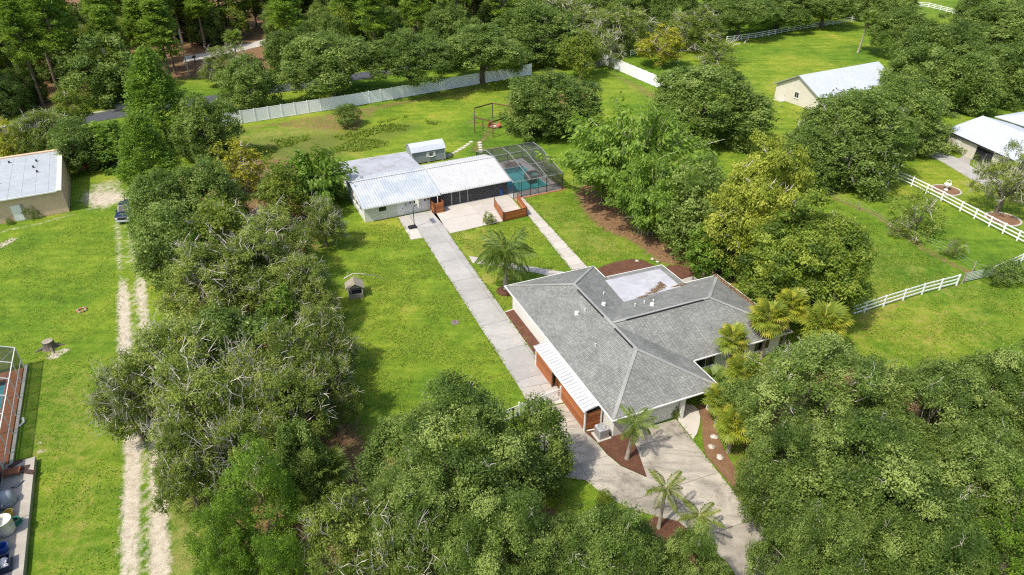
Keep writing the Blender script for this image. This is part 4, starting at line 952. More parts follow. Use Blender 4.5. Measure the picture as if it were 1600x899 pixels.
def privacy(label, pts, h, step=2.4):
    o = thing('vinyl_fence', label, 'fence', (pts[0][0], pts[0][1], 0), 0, 'white vinyl privacy fences')
    P0 = path_points(pts, step); ox, oy = pts[0]
    pm_ = MB().bx(-.065, .065, -.065, .065, -.1, h + .05).add([(-.08, -.08, h + .05), (.08, -.08, h + .05), (.08, .08, h + .05), (-.08, .08, h + .05), (0, 0, h + .14)], [(3, 2, 1, 0), (0, 1, 4), (1, 2, 4), (2, 3, 4), (3, 0, 4)]).mesh('post', 'vinyl')
    for (x0, y0), (x1, y1) in zip(P0[:-1], P0[1:]):
        a = math.atan2(y1 - y0, x1 - x0); d = math.dist((x0, y0), (x1, y1))
        link('post', pm_, o, (x0 - ox, y0 - oy, 0), a)
        n = 8; w = (d - .15) / n
        pl = link('panel', None, o, (x0 - ox, y0 - oy, 0), a)
        for k in range(n): piece('picket', pl, .075 + k * w + .006, .075 + (k + 1) * w - .006, -.012, .012, .14, h - .1, 'vinyl')
        for z in (.05, h - .1): piece('rail', pl, .075, d - .075, -.025, .025, z, z + .1, 'vinyl')
    link('post', pm_, o, (P0[-1][0] - ox, P0[-1][1] - oy, 0), a)
    return o
privacy('long white vinyl privacy fence between the rear lawn and the road', [(-52.30, 115.23), (-49.47, 117.23), (-29.00, 128.88), (-3.35, 145.48), (4.13, 150.46)], 2.3)
privacy('white vinyl privacy fence corner beside the yellow tree', [(16.47, 157.38), (20.81, 159.06), (31.67, 136.32)], 2.3)
# driveway gate
gate = thing('driveway_gate', 'white aluminium picket gate across the driveway beside the orange boards', 'gate', hl(0, 0), HR)
def pickets(par, p, q, h, nm='picket'):
    d = Vector((q[0] - p[0], q[1] - p[1])); n = int(d.length / .13)
    for z in (.12, h - .28, h - .06): beam('rail', par, (p[0], p[1], z), (q[0], q[1], z), .045, .06, 'white')
    for k in range(1, n): x, y = p[0] + d.x * k / n, p[1] + d.y * k / n; piece(nm, par, x - .018, x + .018, y - .018, y + .018, .08, h, 'white')
for a, b in (((-5.25, -15.62), (-3.3, -15.42)), ((-3.25, -15.42), (-1.35, -15.2))): pickets(gate, a, b, 1.25)
for x, y in ((-5.35, -15.63), (-1.27, -15.2)): piece('post', gate, x - .06, x + .06, y - .06, y + .06, 0, 1.45, 'white')
piece('latch', gate, -3.31, -3.23, -15.48, -15.36, .8, 1.1, 'black')
pf = thing('picket_fence', 'short white picket fence at the left of the driveway gate', 'fence', hl(0, 0), HR); pickets(pf, (-7.6, -15.9), (-5.45, -15.66), 1.2)
piece('post', pf, -7.72, -7.6, -15.97, -15.85, 0, 1.4, 'white')
sq = thing('gate_motor_post', 'thin black post standing in front of the white picket fence', 'post', hl(-6.2, -16.3), HR); piece('pole', sq, -.04, .04, -.04, .04, 0, 1.5, 'black'); piece('cap', sq, -.09, .09, -.09, .09, 1.5, 1.62, 'black')  # post of the gate motor; it carries no lamp
# farm gate of tubes
fg = thing('farm_gate', 'galvanised tube farm gate between two white rail fences', 'gate', (49.83, 65.01)); q_ = (53.45, 66.24); q_ = (q_[0] - fg.location.x, q_[1] - fg.location.y)
for k in range(6): z = .2 + k * .2; MB().tube([(0, 0, z), (q_[0], q_[1], z)], .03, 6).build('gate_rail', 'galv', fg)
for t in (0, .25, .5, .75, 1): MB().tube([(q_[0] * t, q_[1] * t, .15), (q_[0] * t, q_[1] * t, 1.25)], .03, 6).build('gate_upright', 'galv', fg)
for label, p in (('dark timber gate post at the end of the white rail fence', (49.61, 64.88)), ('dark timber post where wire fence meets the farm gate', (52.15, 67.37)), ('weathered timber post midway along the wire fence line', (51.47, 71.68))):
    t_ = tag(link('fence_post', None, None, (p[0], p[1], 0)), label, 'post', 'timber fence posts'); MB().tube([(0, 0, -.1), (.02, 0, .7), (0, .03, 1.35)], [.09, .085, .075], 8).build('post', 'timber', t_); MB().lathe([(.08, 1.35), (.03, 1.4)], n=8).build('post_cap', 'timber', t_)
wf = thing('wire_fence', 'sagging wire fence strung across the grass beside saplings', 'fence', (42.85, 88.69)); wp = [(42.85, 88.69), (46.03, 83.56), (48.79, 75.23), (51.47, 71.68), (52.15, 67.37), (53.54, 66.52)]
wp = [(x - wf.location.x, y - wf.location.y) for x, y in wp]
for z in (.4, .75, 1.1): MB().tube([(x, y, z) for x, y in wp], .006, 4).build('wire', 'galv', wf)
for x, y in wp[1:3]: piece('stake', wf, x - .04, x + .04, y - .04, y + .04, -.1, 1.2, 'timber')

# ------------------------------------------------------------------ yard objects
def screen_panel(par, p, q, h):
    boards(par, p, q, .06, h, 8); 
    for x, y in (p, q): piece('post', par, x - .05, x + .05, y - .05, y + .05, 0, h + .08, 'cedarpost')
s1 = thing('privacy_screen', 'orange slatted privacy screen at the far corner of the patio', 'screen', bl(0, 0), BR)
screen_panel(s1, (16.85, -3.0), (16.1, -7.35), 1.3); screen_panel(s1, (16.2, -7.45), (19.45, -7.3), 1.3); screen_panel(s1, (19.55, -7.2), (20.3, -2.9), 1.3)
s2 = thing('equipment_screen', 'square orange slatted enclosure against the white rear wall', 'screen', bl(0, 0), BR)
screen_panel(s2, (8.95, -1.5), (10.2, -1.5), 1.5); screen_panel(s2, (8.9, -.1), (8.9, -1.42), 1.5); screen_panel(s2, (10.25, -.1), (10.25, -1.42), 1.5)
dsp = MB().tube([(9.7, -.7, 0), (9.7, -.7, 1.9), (9.7, -.5, 2.2)], .06, 8).build('downspout', 'white', s2)
hoop = thing('basketball_hoop', 'portable basketball hoop with black base on the pale slab', 'basketball hoop', bl(5.0, -4.05), BR)
MB().add([(-.55, -.4, .05), (.55, -.4, .05), (.55, .4, .05), (-.55, .4, .05), (-.45, -.3, .28), (.45, -.3, .28), (.45, .3, .28), (-.45, .3, .28)], [(3, 2, 1, 0), (4, 5, 6, 7), (0, 1, 5, 4), (1, 2, 6, 5), (2, 3, 7, 6), (3, 0, 4, 7)]).build('base', 'black', hoop)
MB().tube([(.25, 0, .25), (.25, 0, 2.4), (.4, .05, 2.9), (.85, .1, 3.1)], .05, 8).build('pole', 'black', hoop)
bb = MB().bx(.85, .9, -.6, .8, 2.85, 3.75).build('backboard', 'offwhite', hoop); MB().bx(.901, .915, -.2, .4, 3.05, 3.5).build('target_square', 'black', bb)
MB().tube([(1.15 + .23 * math.cos(t * .5236), .1 + .23 * math.sin(t * .5236), 3.02) for t in range(13)], .012, 5, False).build('rim', 'red', hoop)
MB().tube([(1.15 + .2 * math.cos(t * .5236), .1 + .2 * math.sin(t * .5236), 2.8) for t in range(13)], .012, 5, False).build('net', 'white', hoop)
bar_ = thing('blue_barrel', 'bright blue barrel on the patio by the screened porch', 'barrel', (-1.60, 88.26)); MB().lathe([(.26, .06), (.3, .2), (.31, .5), (.3, .8), (.26, .92)], n=14).build('body', 'blue', bar_); MB().lathe([(.27, .92), (.24, 1.0), (.08, 1.02)], n=14).build('lid', 'blue', bar_)
ac = thing('air_conditioner', 'grey air conditioner unit on a small pad beside the mulch', 'air conditioner', hl(-.25, -20.55), HR)
piece('pad', ac, -.62, .62, -.6, .6, 0, .14, 'conc_new'); piece('casing', ac, -.43, .43, -.43, .43, .14, 1.05, 'galv')
for k in range(9): piece('louvre', ac, -.45, -.431, -.38 + k * .09, -.33 + k * .09, .2, .98, 'alu'); piece('louvre', ac, -.38 + k * .09, -.33 + k * .09, -.45, -.431, .2, .98, 'alu')
MB().lathe([(.38, 1.052), (.38, 1.09), (.34, 1.1), (.33, 1.06)], n=18).build('fan_ring', 'alu', ac)
fan = MB(); 
for k in range(4): a = k * math.pi / 2; fan.add([(0, 0, 1.07), (.3 * math.cos(a), .3 * math.sin(a), 1.065), (.3 * math.cos(a + .6), .3 * math.sin(a + .6), 1.085)], [(0, 1, 2)])
fan.build('fan_blades', 'galv', ac)
# little wooden stand on the lawn
hut = thing('wishing_well', 'small grey wooden well house with gable roof on the lawn', 'well', (-16.74, 62.39), 17); hut.scale = (.8, .8, .85)
for k in range(4): piece('board', hut, -.95, .95, -.85, -.78, .02 + k * .17, .17 + k * .17, 'timber'); piece('board', hut, -.95, .95, .78, .85, .02 + k * .17, .17 + k * .17, 'timber'); piece('board', hut, -.95, -.88, -.78, .78, .02 + k * .17, .17 + k * .17, 'timber'); piece('board', hut, .88, .95, -.78, .78, .02 + k * .17, .17 + k * .17, 'timber')
piece('dark_opening', hut, -.87, .87, -.77, .77, .05, .3, 'dark')  # dark-coloured block stands in for the dim opening of the well house
for x in (-.88, .88):
    for y in (-.8, .8): piece('post', hut, x - .05, x + .05, y - .05, y + .05, .7, 1.55, 'offwhite')
for s_ in (-1, 1):
    for k in range(5):
        x0, x1 = s_ * (.02 + k * .24), s_ * (.25 + k * .24); z0, z1 = 2.25 - (.02 + k * .24) * .62, 2.25 - (.25 + k * .24) * .62
        pts = [(x0, -1.05, z0), (x1, -1.05, z1), (x1, 1.05, z1), (x0, 1.05, z0)]
        MB().slab(pts if s_ > 0 else pts[::-1], .04).build('roof_board', 'timber', hut)
MB().add([(-.9, -.86, 1.55), (.9, -.86, 1.55), (0, -.86, 2.12), (-.9, -.82, 1.55), (.9, -.82, 1.55), (0, -.82, 2.12)], [(0, 1, 2), (5, 4, 3), (0, 3, 4, 1), (1, 4, 5, 2), (2, 5, 3, 0)]).build('gable', 'timber', hut)
br_ = thing('fallen_branch', 'pale dead branch lying across the well house roof', 'branch', (-16.74, 62.39)); MB().tube([(-1.2, .6, 1.75), (-.2, .75, 2.3), (1.0, 1.0, 2.1), (2.0, 1.9, 1.3), (2.9, 2.6, .3)], [.07, .06, .05, .04, .02], 5).build('branch', 'twig', br_)
for k in range(6): MB().tube([(-.9 + .4 * k, .7, 1.95 + .2 * math.sin(k)), (-.8 + .4 * k, .7 + .6 * math.cos(k * 2), 2.2 + .25 * math.sin(k * 3))], [.03, .012], 4).build('twig', 'twig', br_)
# hexagonal swing frame and fire pit
hexp = [(-6.31, 113.62), (-3.16, 111.41), (-0.33, 114.26), (-0.34, 119.62), (-3.49, 121.38), (-6.54, 118.59)]
sf_ = thing('swing_frame', 'brown six sided timber swing frame around the fire pit', 'pergola', hexp[0]); hp = [(x - hexp[0][0], y - hexp[0][1]) for x, y in hexp]
for x, y in hp: piece('post', sf_, x - .08, x + .08, y - .08, y + .08, -.1, 2.75, 'cedarpost')
for a, b in zip(hp, hp[1:] + hp[:1]): beam('beam', sf_, (a[0], a[1], 2.72), (b[0], b[1], 2.72), .09, .2, 'cedarpost')
fp_ = thing('fire_pit', 'ring of red brown stones with ash inside the timber frame', 'fire pit', (-3.12, 116.89))
for k in range(12): t = k * math.pi / 6; MB().rock((.85 * math.cos(t), .85 * math.sin(t), .08), .26, rg, .7).build('stone', 'paver' if k % 2 else 'darkstone', fp_)
MB().lathe([(.7, .02), (.5, .1), (.1, .12)], n=12).build('ash', 'stone', fp_)
ch_m = None
for k, (p, lab) in enumerate((((-3.89, 116.56), 'low red chair at the near side of the fire pit'), ((-2.33, 116.22), 'low red chair at the far right of the fire pit'))):
    c_ = thing('garden_chair', lab, 'chair', p, 200 + 120 * k, 'chairs around the fire pit')
    piece('seat', c_, -.3, .3, -.3, .3, .32, .38, 'red'); o = piece('backrest', c_, -.3, .3, .26, .32, .4, 1.0, 'red'); o.rotation_euler = (-.25, 0, 0)
    for x in (-.27, .27):
        for y in (-.27, .27): piece('leg', c_, x - .03, x + .03, y - .03, y + .03, 0, .32, 'red')
# planter on the neighbour's lawn
bp_ = thing('urn_planter', 'white basket urn planter in a round mulch bed', 'planter', (61.22, 90.00)); MB().lathe([(.3, .05), (.22, .12), (.12, .3), (.2, .45), (.45, .7), (.5, .9), (.46, .92), (.3, .75)], n=16).build('urn', 'white', bp_)
MB().tube([(-.46, 0, .9), (-.3, 0, 1.35), (0, 0, 1.5), (.3, 0, 1.35), (.46, 0, .9)], .05, 6).build('handle', 'white', bp_)
# white garden stones
for p, lab in (((14.50, 69.70), 'white stone on the lip of the dark mulch bed'), ((16.36, 70.15), 'middle white stone on the grass behind the mulch bed'), ((16.84, 69.47), 'white stone nearest the straw beside the mulch bed'), ((16.34, 41.06), 'upper white boulder in the mulch under fan palms'), ((15.85, 39.92), 'small white boulder between two larger ones in the mulch'), ((16.23, 38.82), 'lowest white boulder beside the driveway mulch')):
    big = .24 if p[1] > 60 else .3
    t_ = tag(link('stone', None, None, (p[0], p[1], 0.03)), lab, 'stone', 'white garden stones'); MB().rock((0, 0, 0), big, rg, .6).build('rock', 'stone', t_); MB().rock((big * .7, big * .2, 0), big * .5, rg, .6).build('chip', 'stone', t_)
# things on the left lawn
st = thing('tree_stump', 'dark sawn tree stump on the left lawn', 'stump', (-44.32, 53.18)); MB().lathe([(.75, -.05), (.58, .15), (.5, .5), (.48, .75)], n=11).build('stump', 'bark', st); MB().lathe([(.47, .751), (.3, .77)], n=11).build('cut_face', 'timber', st)
for k in range(4): a = k * 1.7 + .4; MB().tube([(.4 * math.cos(a), .4 * math.sin(a), .15), (1.3 * math.cos(a), 1.3 * math.sin(a), -.02)], [.17, .05], 6).build('root', 'bark', st)
fr = thing('stone_ring', 'small ring of brown stones in the left lawn', 'stones', (-44.62, 59.57))
for k in range(8): t = k * .785; MB().rock((.4 * math.cos(t), .4 * math.sin(t), 0), .17, rg, .7).build('stone', 'paver' if k % 2 else 'timber', fr)
mh = thing('manhole_cover', 'round grey drain cover set in the middle lawn', 'drain cover', (-5.76, 57.36)); MB().lathe([(.42, -.05), (.42, .03), (.36, .04)], n=18).build('cover', 'darkstone', mh); MB().lathe([(.1, .041), (.08, .06)], n=8).build('boss', 'dark', mh)
wd = thing('white_pipe', 'short white pipe on the grass beside the screen enclosure', 'pipe', (-40.65, 42.32)); MB().tube([(0, 0, .05), (.1, .5, .1), (-.05, .7, .25)], .09, 7).build('pipe', 'white', wd); MB().lathe([(.11, .2), (.11, .32)], (-.05, .7), 8).build('cap', 'offwhite', wd)
# scrap by the barn
scp = thing('trailer_frame', 'grey A-frame trailer tongue with red jack beside the barn', 'trailer', (-65.05, 97.01)); 
for q in ((1.6, 1.0), (1.6, -1.0)): beam('tongue', scp, (0, 0, .4), (q[0], q[1], .5), .12, .14, 'alu')
MB().tube([(0, 0, 0), (0, 0, 1.1)], .06, 7).build('jack', 'alu', scp); piece('red_box', scp, 1.0, 1.7, -.5, .5, .5, .9, 'red')
mb_ = thing('mailbox', 'dark mailbox on a post by the pale far path', 'mailbox', (-72.20, 160.77)); piece('post', mb_, -.07, .07, -.07, .07, 0, 1.1, 'black'); MB().bx(-.25, .25, -.4, .4, 1.1, 1.4).add([(-.25, -.4, 1.4), (.25, -.4, 1.4), (0, -.4, 1.6), (-.25, .4, 1.4), (.25, .4, 1.4), (0, .4, 1.6)], [(0, 1, 2), (5, 4, 3), (1, 4, 5, 2), (2, 5, 3, 0)]).build('box', 'black', mb_)
up = thing('utility_pole', 'tall grey utility pole at the edge of the pine wood', 'pole', (-68.83, 148.93)); MB().tube([(0, 0, -.2), (0, 0, 5), (.05, 0, 9.5)], [.15, .13, .1], 8).build('pole', 'twig', up); piece('crossarm', up, -.9, .9, -.06, .06, 9.0, 9.15, 'timber')

# ------------------------------------------------------------------ pickup under the trees
car = thing('pickup_truck', 'dark blue pickup parked nose out under the oak beside the track', 'pickup', (-50.16, 81.82), -78)
def prof_solid(prof, y0, y1, inset=0.0):
    n = len(prof)
    return MB().add([(x, y0, z) for x, z in prof] + [(x, y1, z) for x, z in prof], [tuple(range(n)), tuple(range(n, 2 * n))[::-1]] + [(i, n + i, n + (i + 1) % n, (i + 1) % n) for i in range(n)])
prof_solid([(2.6, .45), (2.65, .85), (2.5, 1.05), (1.3, 1.15), (-.9, 1.18), (-.95, 1.2), (-2.7, 1.2), (-2.7, .5)], -.92, .92).build('body', 'navy', car)
cab = prof_solid([(1.25, 1.15), (.6, 1.78), (-.7, 1.82), (-.95, 1.18)], -.78, .78).build('cab', 'navy', car)
MB().add([(1.27, -.7, 1.19), (.66, -.66, 1.75), (.66, .66, 1.75), (1.27, .7, 1.19)], [(0, 3, 2, 1)]).build('windshield', 'glass', car).location = (.012, 0, .01)
for s_ in (-1, 1):
    MB().add([(1.05, s_ * .79, 1.2), (.55, s_ * .79, 1.7), (-.65, s_ * .79, 1.74), (-.85, s_ * .79, 1.2)], [(0, 1, 2, 3)]).build('side_window', 'glass', car)
    piece('mirror', car, .95, 1.1, s_ * .95 - .1, s_ * .95 + .1, 1.15, 1.33, 'navy'); piece('headlight', car, 2.6, 2.68, s_ * .72 - .15, s_ * .72 + .15, .72, .92, 'offwhite')
    for x in (1.7, -1.7):
        w = MB().tube([(x, s_ * .72, .38), (x, s_ * .94, .38)], .38, 14).build('wheel', 'tyre', car); MB().tube([(x, s_ * .94, .38), (x, s_ * .955, .38)], .22, 10).build('rim', 'alu', w)
piece('bumper', car, 2.62, 2.78, -.85, .85, .42, .62, 'galv'); piece('grille', car, 2.63, 2.69, -.5, .5, .68, .95, 'black'); piece('bed_floor', car, -2.62, -1.0, -.8, .8, 1.21, 1.22, 'black')

# ------------------------------------------------------------------ clutter on the concrete pad
PZ = 0.45
for i, (p, a, lab) in enumerate((((-38.08, 37.75), 60, 'dark brown board flat on the pad nearest the house'), ((-37.31, 37.36), 15, 'dark brown board lying between the other two boards'), ((-36.59, 36.97), -10, 'dark brown board lying closest to the pad edge'))):
    t_ = thing('loose_board', lab, 'board', (p[0], p[1], PZ), a, 'dark boards on the concrete pad'); piece('board', t_, -.5, .5, -.2, .2, .005, .05, 'browncard'); piece('batten', t_, -.35, -.28, -.19, .19, .05, .08, 'browncard')
t_ = thing('low_table', 'low brown wooden table on the pad beside the boards', 'table', (*(-37.60, 36.72), PZ), 20); piece('top', t_, -.55, .55, -.35, .35, .3, .36, 'wood')
for x in (-.48, .48):
    for y in (-.28, .28): piece('leg', t_, x - .04, x + .04, y - .04, y + .04, 0, .3, 'wood')
t_ = thing('covered_cart', 'bulky item under a grey blue tarp against the cottage wall', 'tarp', (*(-36.41, 33.99), PZ), -63); MB().lathe([(.75, 0), (.72, .3), (.6, .75), (.35, .95), (.1, 1.0)], n=11).build('tarp', 'greyplastic', t_, True); piece('handle', t_, .5, 1.0, -.05, .05, .55, .6, 'galv')
t_ = thing('white_drum', 'large off white open drum on the concrete pad', 'drum', (*(-34.78, 31.49), PZ)); MB().lathe([(.48, 0), (.55, .2), (.58, .6), (.58, 1.15), (.61, 1.17), (.6, 1.22), (.52, 1.2), (.5, .9), (.1, .9)], n=20).build('shell', 'offwhite', t_, True); piece('handle', t_, .58, .66, -.12, .12, .7, .78, 'offwhite')
t_ = thing('yellow_bucket', 'small yellow bucket behind the off white drum', 'bucket', (*(-35.47, 32.91), PZ)); MB().lathe([(.2, 0), (.26, .42), (.28, .44), (.22, .42), (.18, .1)], n=12).build('bucket', 'yellow', t_); MB().tube([(-.26, 0, .42), (0, 0, .68), (.26, 0, .42)], .012, 4).build('handle', 'galv', t_)
t_ = thing('garden_hose', 'coiled green garden hose beside the off white drum', 'hose', (*(-34.66, 32.25), PZ))
for k in range(4): MB().tube([((.36 - .02 * k) * math.cos(a * .524), (.36 - .02 * k) * math.sin(a * .524), .05 + .085 * k) for a in range(13)], .04, 6, False).build('coil', 'green_plastic', t_)
t_ = thing('blue_bin', 'round blue bin in front of the off white drum', 'bin', (*(-34.08, 29.94), PZ)); MB().lathe([(.3, 0), (.36, .5), (.39, .52), (.33, .5), (.28, .1)], n=14).build('bin', 'blue', t_); piece('handle', t_, .36, .42, -.1, .1, .38, .44, 'blue')
t_ = thing('storage_tote', 'navy storage tote holding white bags at the bottom edge', 'tote', (*(-33.23, 28.72), PZ), -60); MB().bx(-.6, .6, -.42, .42, 0, .06).bx(-.6, .6, -.42, -.37, .06, .55).bx(-.6, .6, .37, .42, .06, .55).bx(-.6, -.55, -.37, .37, .06, .55).bx(.55, .6, -.37, .37, .06, .55).build('tote', 'navy', t_)
for k in range(3): MB().rock((-.3 + .3 * k, .05 * k, .25), .24, rg, .8).build('bag', 'white', t_)
t_ = thing('tool_bundle', 'grey pipe fittings heaped on the pad', 'pipes', (*(-36.67, 35.66), PZ))
for k in range(4): MB().tube([(-.2 + .1 * k, -.3, .06 + .05 * (k % 2)), (0.1 + .05 * k, .4, .06 + .05 * (k % 2))], .05, 6).build('pipe', 'alu' if k % 2 else 'black', t_)

# ------------------------------------------------------------------ foliage
def unit(r, n):
    v = r.normal(size=(n, 3)); return v / np.linalg.norm(v, axis=1)[:, None]
def nrm(v): return v / (np.linalg.norm(v, axis=1)[:, None] + 1e-9)
def leaf_mesh(name, Cn, D, Nn, L, Wd, T, mat):
    D = nrm(D); S = nrm(np.cross(D, Nn)); L = L[:, None] * .5; Wd = Wd[:, None] * .5
    V = np.stack([Cn - D * L, Cn + S * Wd - D * L * .15, Cn + D * L, Cn - S * Wd - D * L * .15], 1).reshape(-1, 3)
    me = bpy.data.meshes.new(name); fill_mesh(me, V, np.arange(len(V)).reshape(-1, 4))
    a = me.attributes.new('tint', 'FLOAT', 'FACE'); a.data.foreach_set('value', np.clip(T, 0, 1).astype('f'))
    me.materials.append(M[mat]); return me
def fib(n, r, zmin):
    i = np.arange(n * 2) + .5; z = 1 - 2 * i / (n * 2); k = z > zmin
    t = np.pi * (1 + 5 ** .5) * i; s = np.sqrt(1 - z * z)
    d = np.stack([s * np.cos(t), s * np.sin(t), z], 1)[k]
    d = nrm(d + r.normal(size=d.shape) * .12); idx = r.permutation(len(d))[:n]; return d[idx]
def lump_noise(d, r, amt):
    o = np.zeros(len(d))
    for _ in range(6):
        k = unit(r, 1)[0]; f = r.uniform(1.5, 4.5); o += np.sin(d @ k * f * 1.6 + r.uniform(0, 6.28))
    return 1 + amt * o / 2.6
def clump_leaves(r, Pc, out, cr, per, leaf, flat=.8, droop=0.0, wr=.5, jit=.6, back=-.25, tintc=None, up=.45, sub=14, sr=.24):
    """leaves gathered in sprays: each clump carries sprays on its outer side, each spray some leaves"""
    n = np.maximum(1, (per * cr ** 2 / sub).astype(int)); k = np.repeat(np.arange(len(Pc)), n)
    u = unit(r, len(k)); keep = (u * out[k]).sum(1) > back + r.normal(size=len(k)) * .2
    k, u = k[keep], u[keep]
    rad = cr[k] * (.3 + .85 * r.random(len(k)) ** .6)
    Sc = Pc[k] + u * rad[:, None] * np.array([1, 1, flat]); st = r.normal(size=len(k)) * .1
    q = np.repeat(np.arange(len(k)), sub); n = len(q)
    off = r.normal(size=(n, 3)) * (sr * r.uniform(.6, 1.3, len(k)))[q][:, None] * np.array([1, 1, .6])
    Cn = Sc[q] + off
    Nn = nrm(u[q] * .55 + np.array([0, 0, up]) + unit(r, n) * jit)
    D = np.cross(Nn, unit(r, n)) + off * 1.5 - np.array([0, 0, droop])
    L = leaf * r.uniform(.65, 1.4, n)
    T = .45 + (tintc[k][q] if tintc is not None else 0) + st[q] + r.normal(size=n) * .13
    return Cn, D, Nn, L, L * wr * r.uniform(.8, 1.2, n), T
def dome(seed, R, H, zb, cr=1.15, per=120, leaf=.3, lump=.2, mat='oak', gap=0.0, wr=.5, up=.55, tv=.1, lobes=6, sub=14, sr=.24, kf=1.5, skirt=0, droop=0.0):
    """broad crown of several uneven lobes; clumps sit on the lobes' outer sides, leaves gather in sprays on each clump"""
    r = np.random.default_rng(seed); zc = zb + (H - zb) * .42; hv = (H - zb) / 2
    lc = [np.array([0, 0, zc + .14 * hv])]; lr = [.6 * R]
    for k in range(lobes):
        a = 6.283 * (k + r.uniform(-.3, .3)) / lobes; q = r.uniform(.42, .62) * R
        lc.append(np.array([q * math.cos(a), q * math.sin(a), zc + r.uniform(-.55, .18) * hv])); lr.append(r.uniform(.34, .5) * R)
    for k in range(skirt):
        a = 6.283 * (k + r.uniform(-.3, .3)) / skirt; q = r.uniform(.55, .7) * R
        lc.append(np.array([q * math.cos(a), q * math.sin(a), zb + r.uniform(.18, .4) * hv])); lr.append(r.uniform(.25, .34) * R)
    lc = np.array(lc); lr = np.array(lr); kz = hv / R * kf
    P_, O_ = [], []
    for c0, r0 in zip(lc, lr):
        n = max(10, int(5.6 * r0 * r0 / (cr * cr) * (1 - gap))); d = fib(n, r, -.7)
        rad = lump_noise(d, r, lump) * r.uniform(.74, 1.0, n)
        P_.append(c0 + d * np.array([r0, r0, r0 * kz]) * rad[:, None]); O_.append(d)
    Pc = np.concatenate(P_); d = np.concatenate(O_)
    own = np.repeat(np.arange(len(lc)), [len(x) for x in P_])
    keep = np.ones(len(Pc), bool)
    for k, (c0, r0) in enumerate(zip(lc, lr)):
        keep &= (own == k) | (np.linalg.norm((Pc - c0) / np.array([r0, r0, r0 * kz]), axis=1) > .72)
    Pc, d = Pc[keep], d[keep]; n = len(Pc); c = cr * r.uniform(.55, 1.3, n)
    out = nrm(d + np.array([0, 0, .25]))
    a = clump_leaves(r, Pc, out, c, per, leaf, tintc=r.normal(size=n) * tv, wr=wr, up=up, sub=sub, sr=sr, back=-.1, droop=droop)
    return leaf_mesh('crown', *a, mat), Pc, out, c, zc
def limbs(seed, Pc, H0, R0, tr, nl=11, mat='bark', sides=6):
    """tapered trunk that forks into limbs reaching clump centres"""
    r = np.random.default_rng(seed + 99); m = MB()
    lean = r.normal(size=2) * .25
    top = np.array([lean[0], lean[1], H0])
    m.tube([(0, 0, -.2), (0, 0, .3), tuple(top * .6), tuple(top)], [tr * 1.5, tr * 1.1, tr * .9, tr * .75], 8)
    for j in r.permutation(len(Pc))[:nl]:
        e = Pc[j]; a = top * r.uniform(.75, 1.0); b = a + (e - a) * .45 + np.array([*(r.normal(size=2) * .3), .35])
        c = a + (e - a) * .8 + np.array([*(r.normal(size=2) * .25), .15])
        m.tube([tuple(a), tuple(b), tuple(c), tuple(e)], [tr * .5, tr * .32, tr * .18, tr * .06], sides)
    return m.mesh('trunk', mat)
def twigs(seed, Pc, out, c, zc, frac, mat='twig', ln=1.2, rad=.035, fork=3, inner=.6):
    """bare pale branches standing out through the leaves"""
    r = np.random.default_rng(seed + 7); m = MB()
    gate = sum(np.sin(Pc @ unit(r, 1)[0] * r.uniform(.7, 1.4) + r.uniform(0, 6)) for _ in range(3)) * .5
    for j in range(len(Pc)):
        if r.random() > frac * (.25 + 1.2 * max(0, gate[j])): continue
        a0 = Pc[j] * np.array([inner, inner, 1]) + np.array([0, 0, zc * 0 - c[j] * .6])
        a = Pc[j] + out[j] * c[j] * .55
        m.tube([tuple(a0), tuple((a0 + a) / 2 + r.normal(size=3) * .2), tuple(a)], [rad * 2.2, rad * 1.7, rad * 1.3], 4, False)
        for _ in range(fork):
            dd = nrm((out[j] + r.normal(size=3) * .75)[None])[0]; l = ln * r.uniform(.6, 1.4)
            b = a + dd * l * .5 + r.normal(size=3) * .12; e = b + nrm((dd + r.normal(size=3) * .5)[None])[0] * l * .6
            m.tube([tuple(a), tuple(b), tuple(e)], [rad * 1.2, rad * .9, rad * .4], 3, False)
            e2 = b + nrm((dd + r.normal(size=3) * .9)[None])[0] * l * .45
            m.tube([tuple(b), tuple(e2)], [rad * .7, rad * .35], 3, False)
    return m.mesh('bare_twigs', mat)
def moss_mesh(seed, Pc, c, frac, n=10, ln=1.0):
    r = np.random.default_rng(seed + 17); sel = np.where(r.random(len(Pc)) < frac)[0]; k = np.repeat(sel, n)
    Cn = Pc[k] + unit(r, len(k)) * c[k][:, None] * np.array([1, 1, .3]) + np.array([0, 0, -.35]) * c[k][:, None]
    L = ln * r.uniform(.4, 1.3, len(k)); D = np.tile([0, 0, -1.0], (len(k), 1)) + r.normal(size=(len(k), 3)) * .12
    Nn = nrm(np.column_stack([r.normal(size=(len(k), 2)), np.zeros(len(k))]))
    return leaf_mesh('hanging_moss', Cn - np.array([0, 0, .5]) * L[:, None], D, Nn, L, .16 * r.uniform(.6, 1.4, len(k)), r.random(len(k)), 'moss')

PROTO = {}
def proto(kind, parts, R, H): PROTO.setdefault(kind, []).append((parts, R, H))

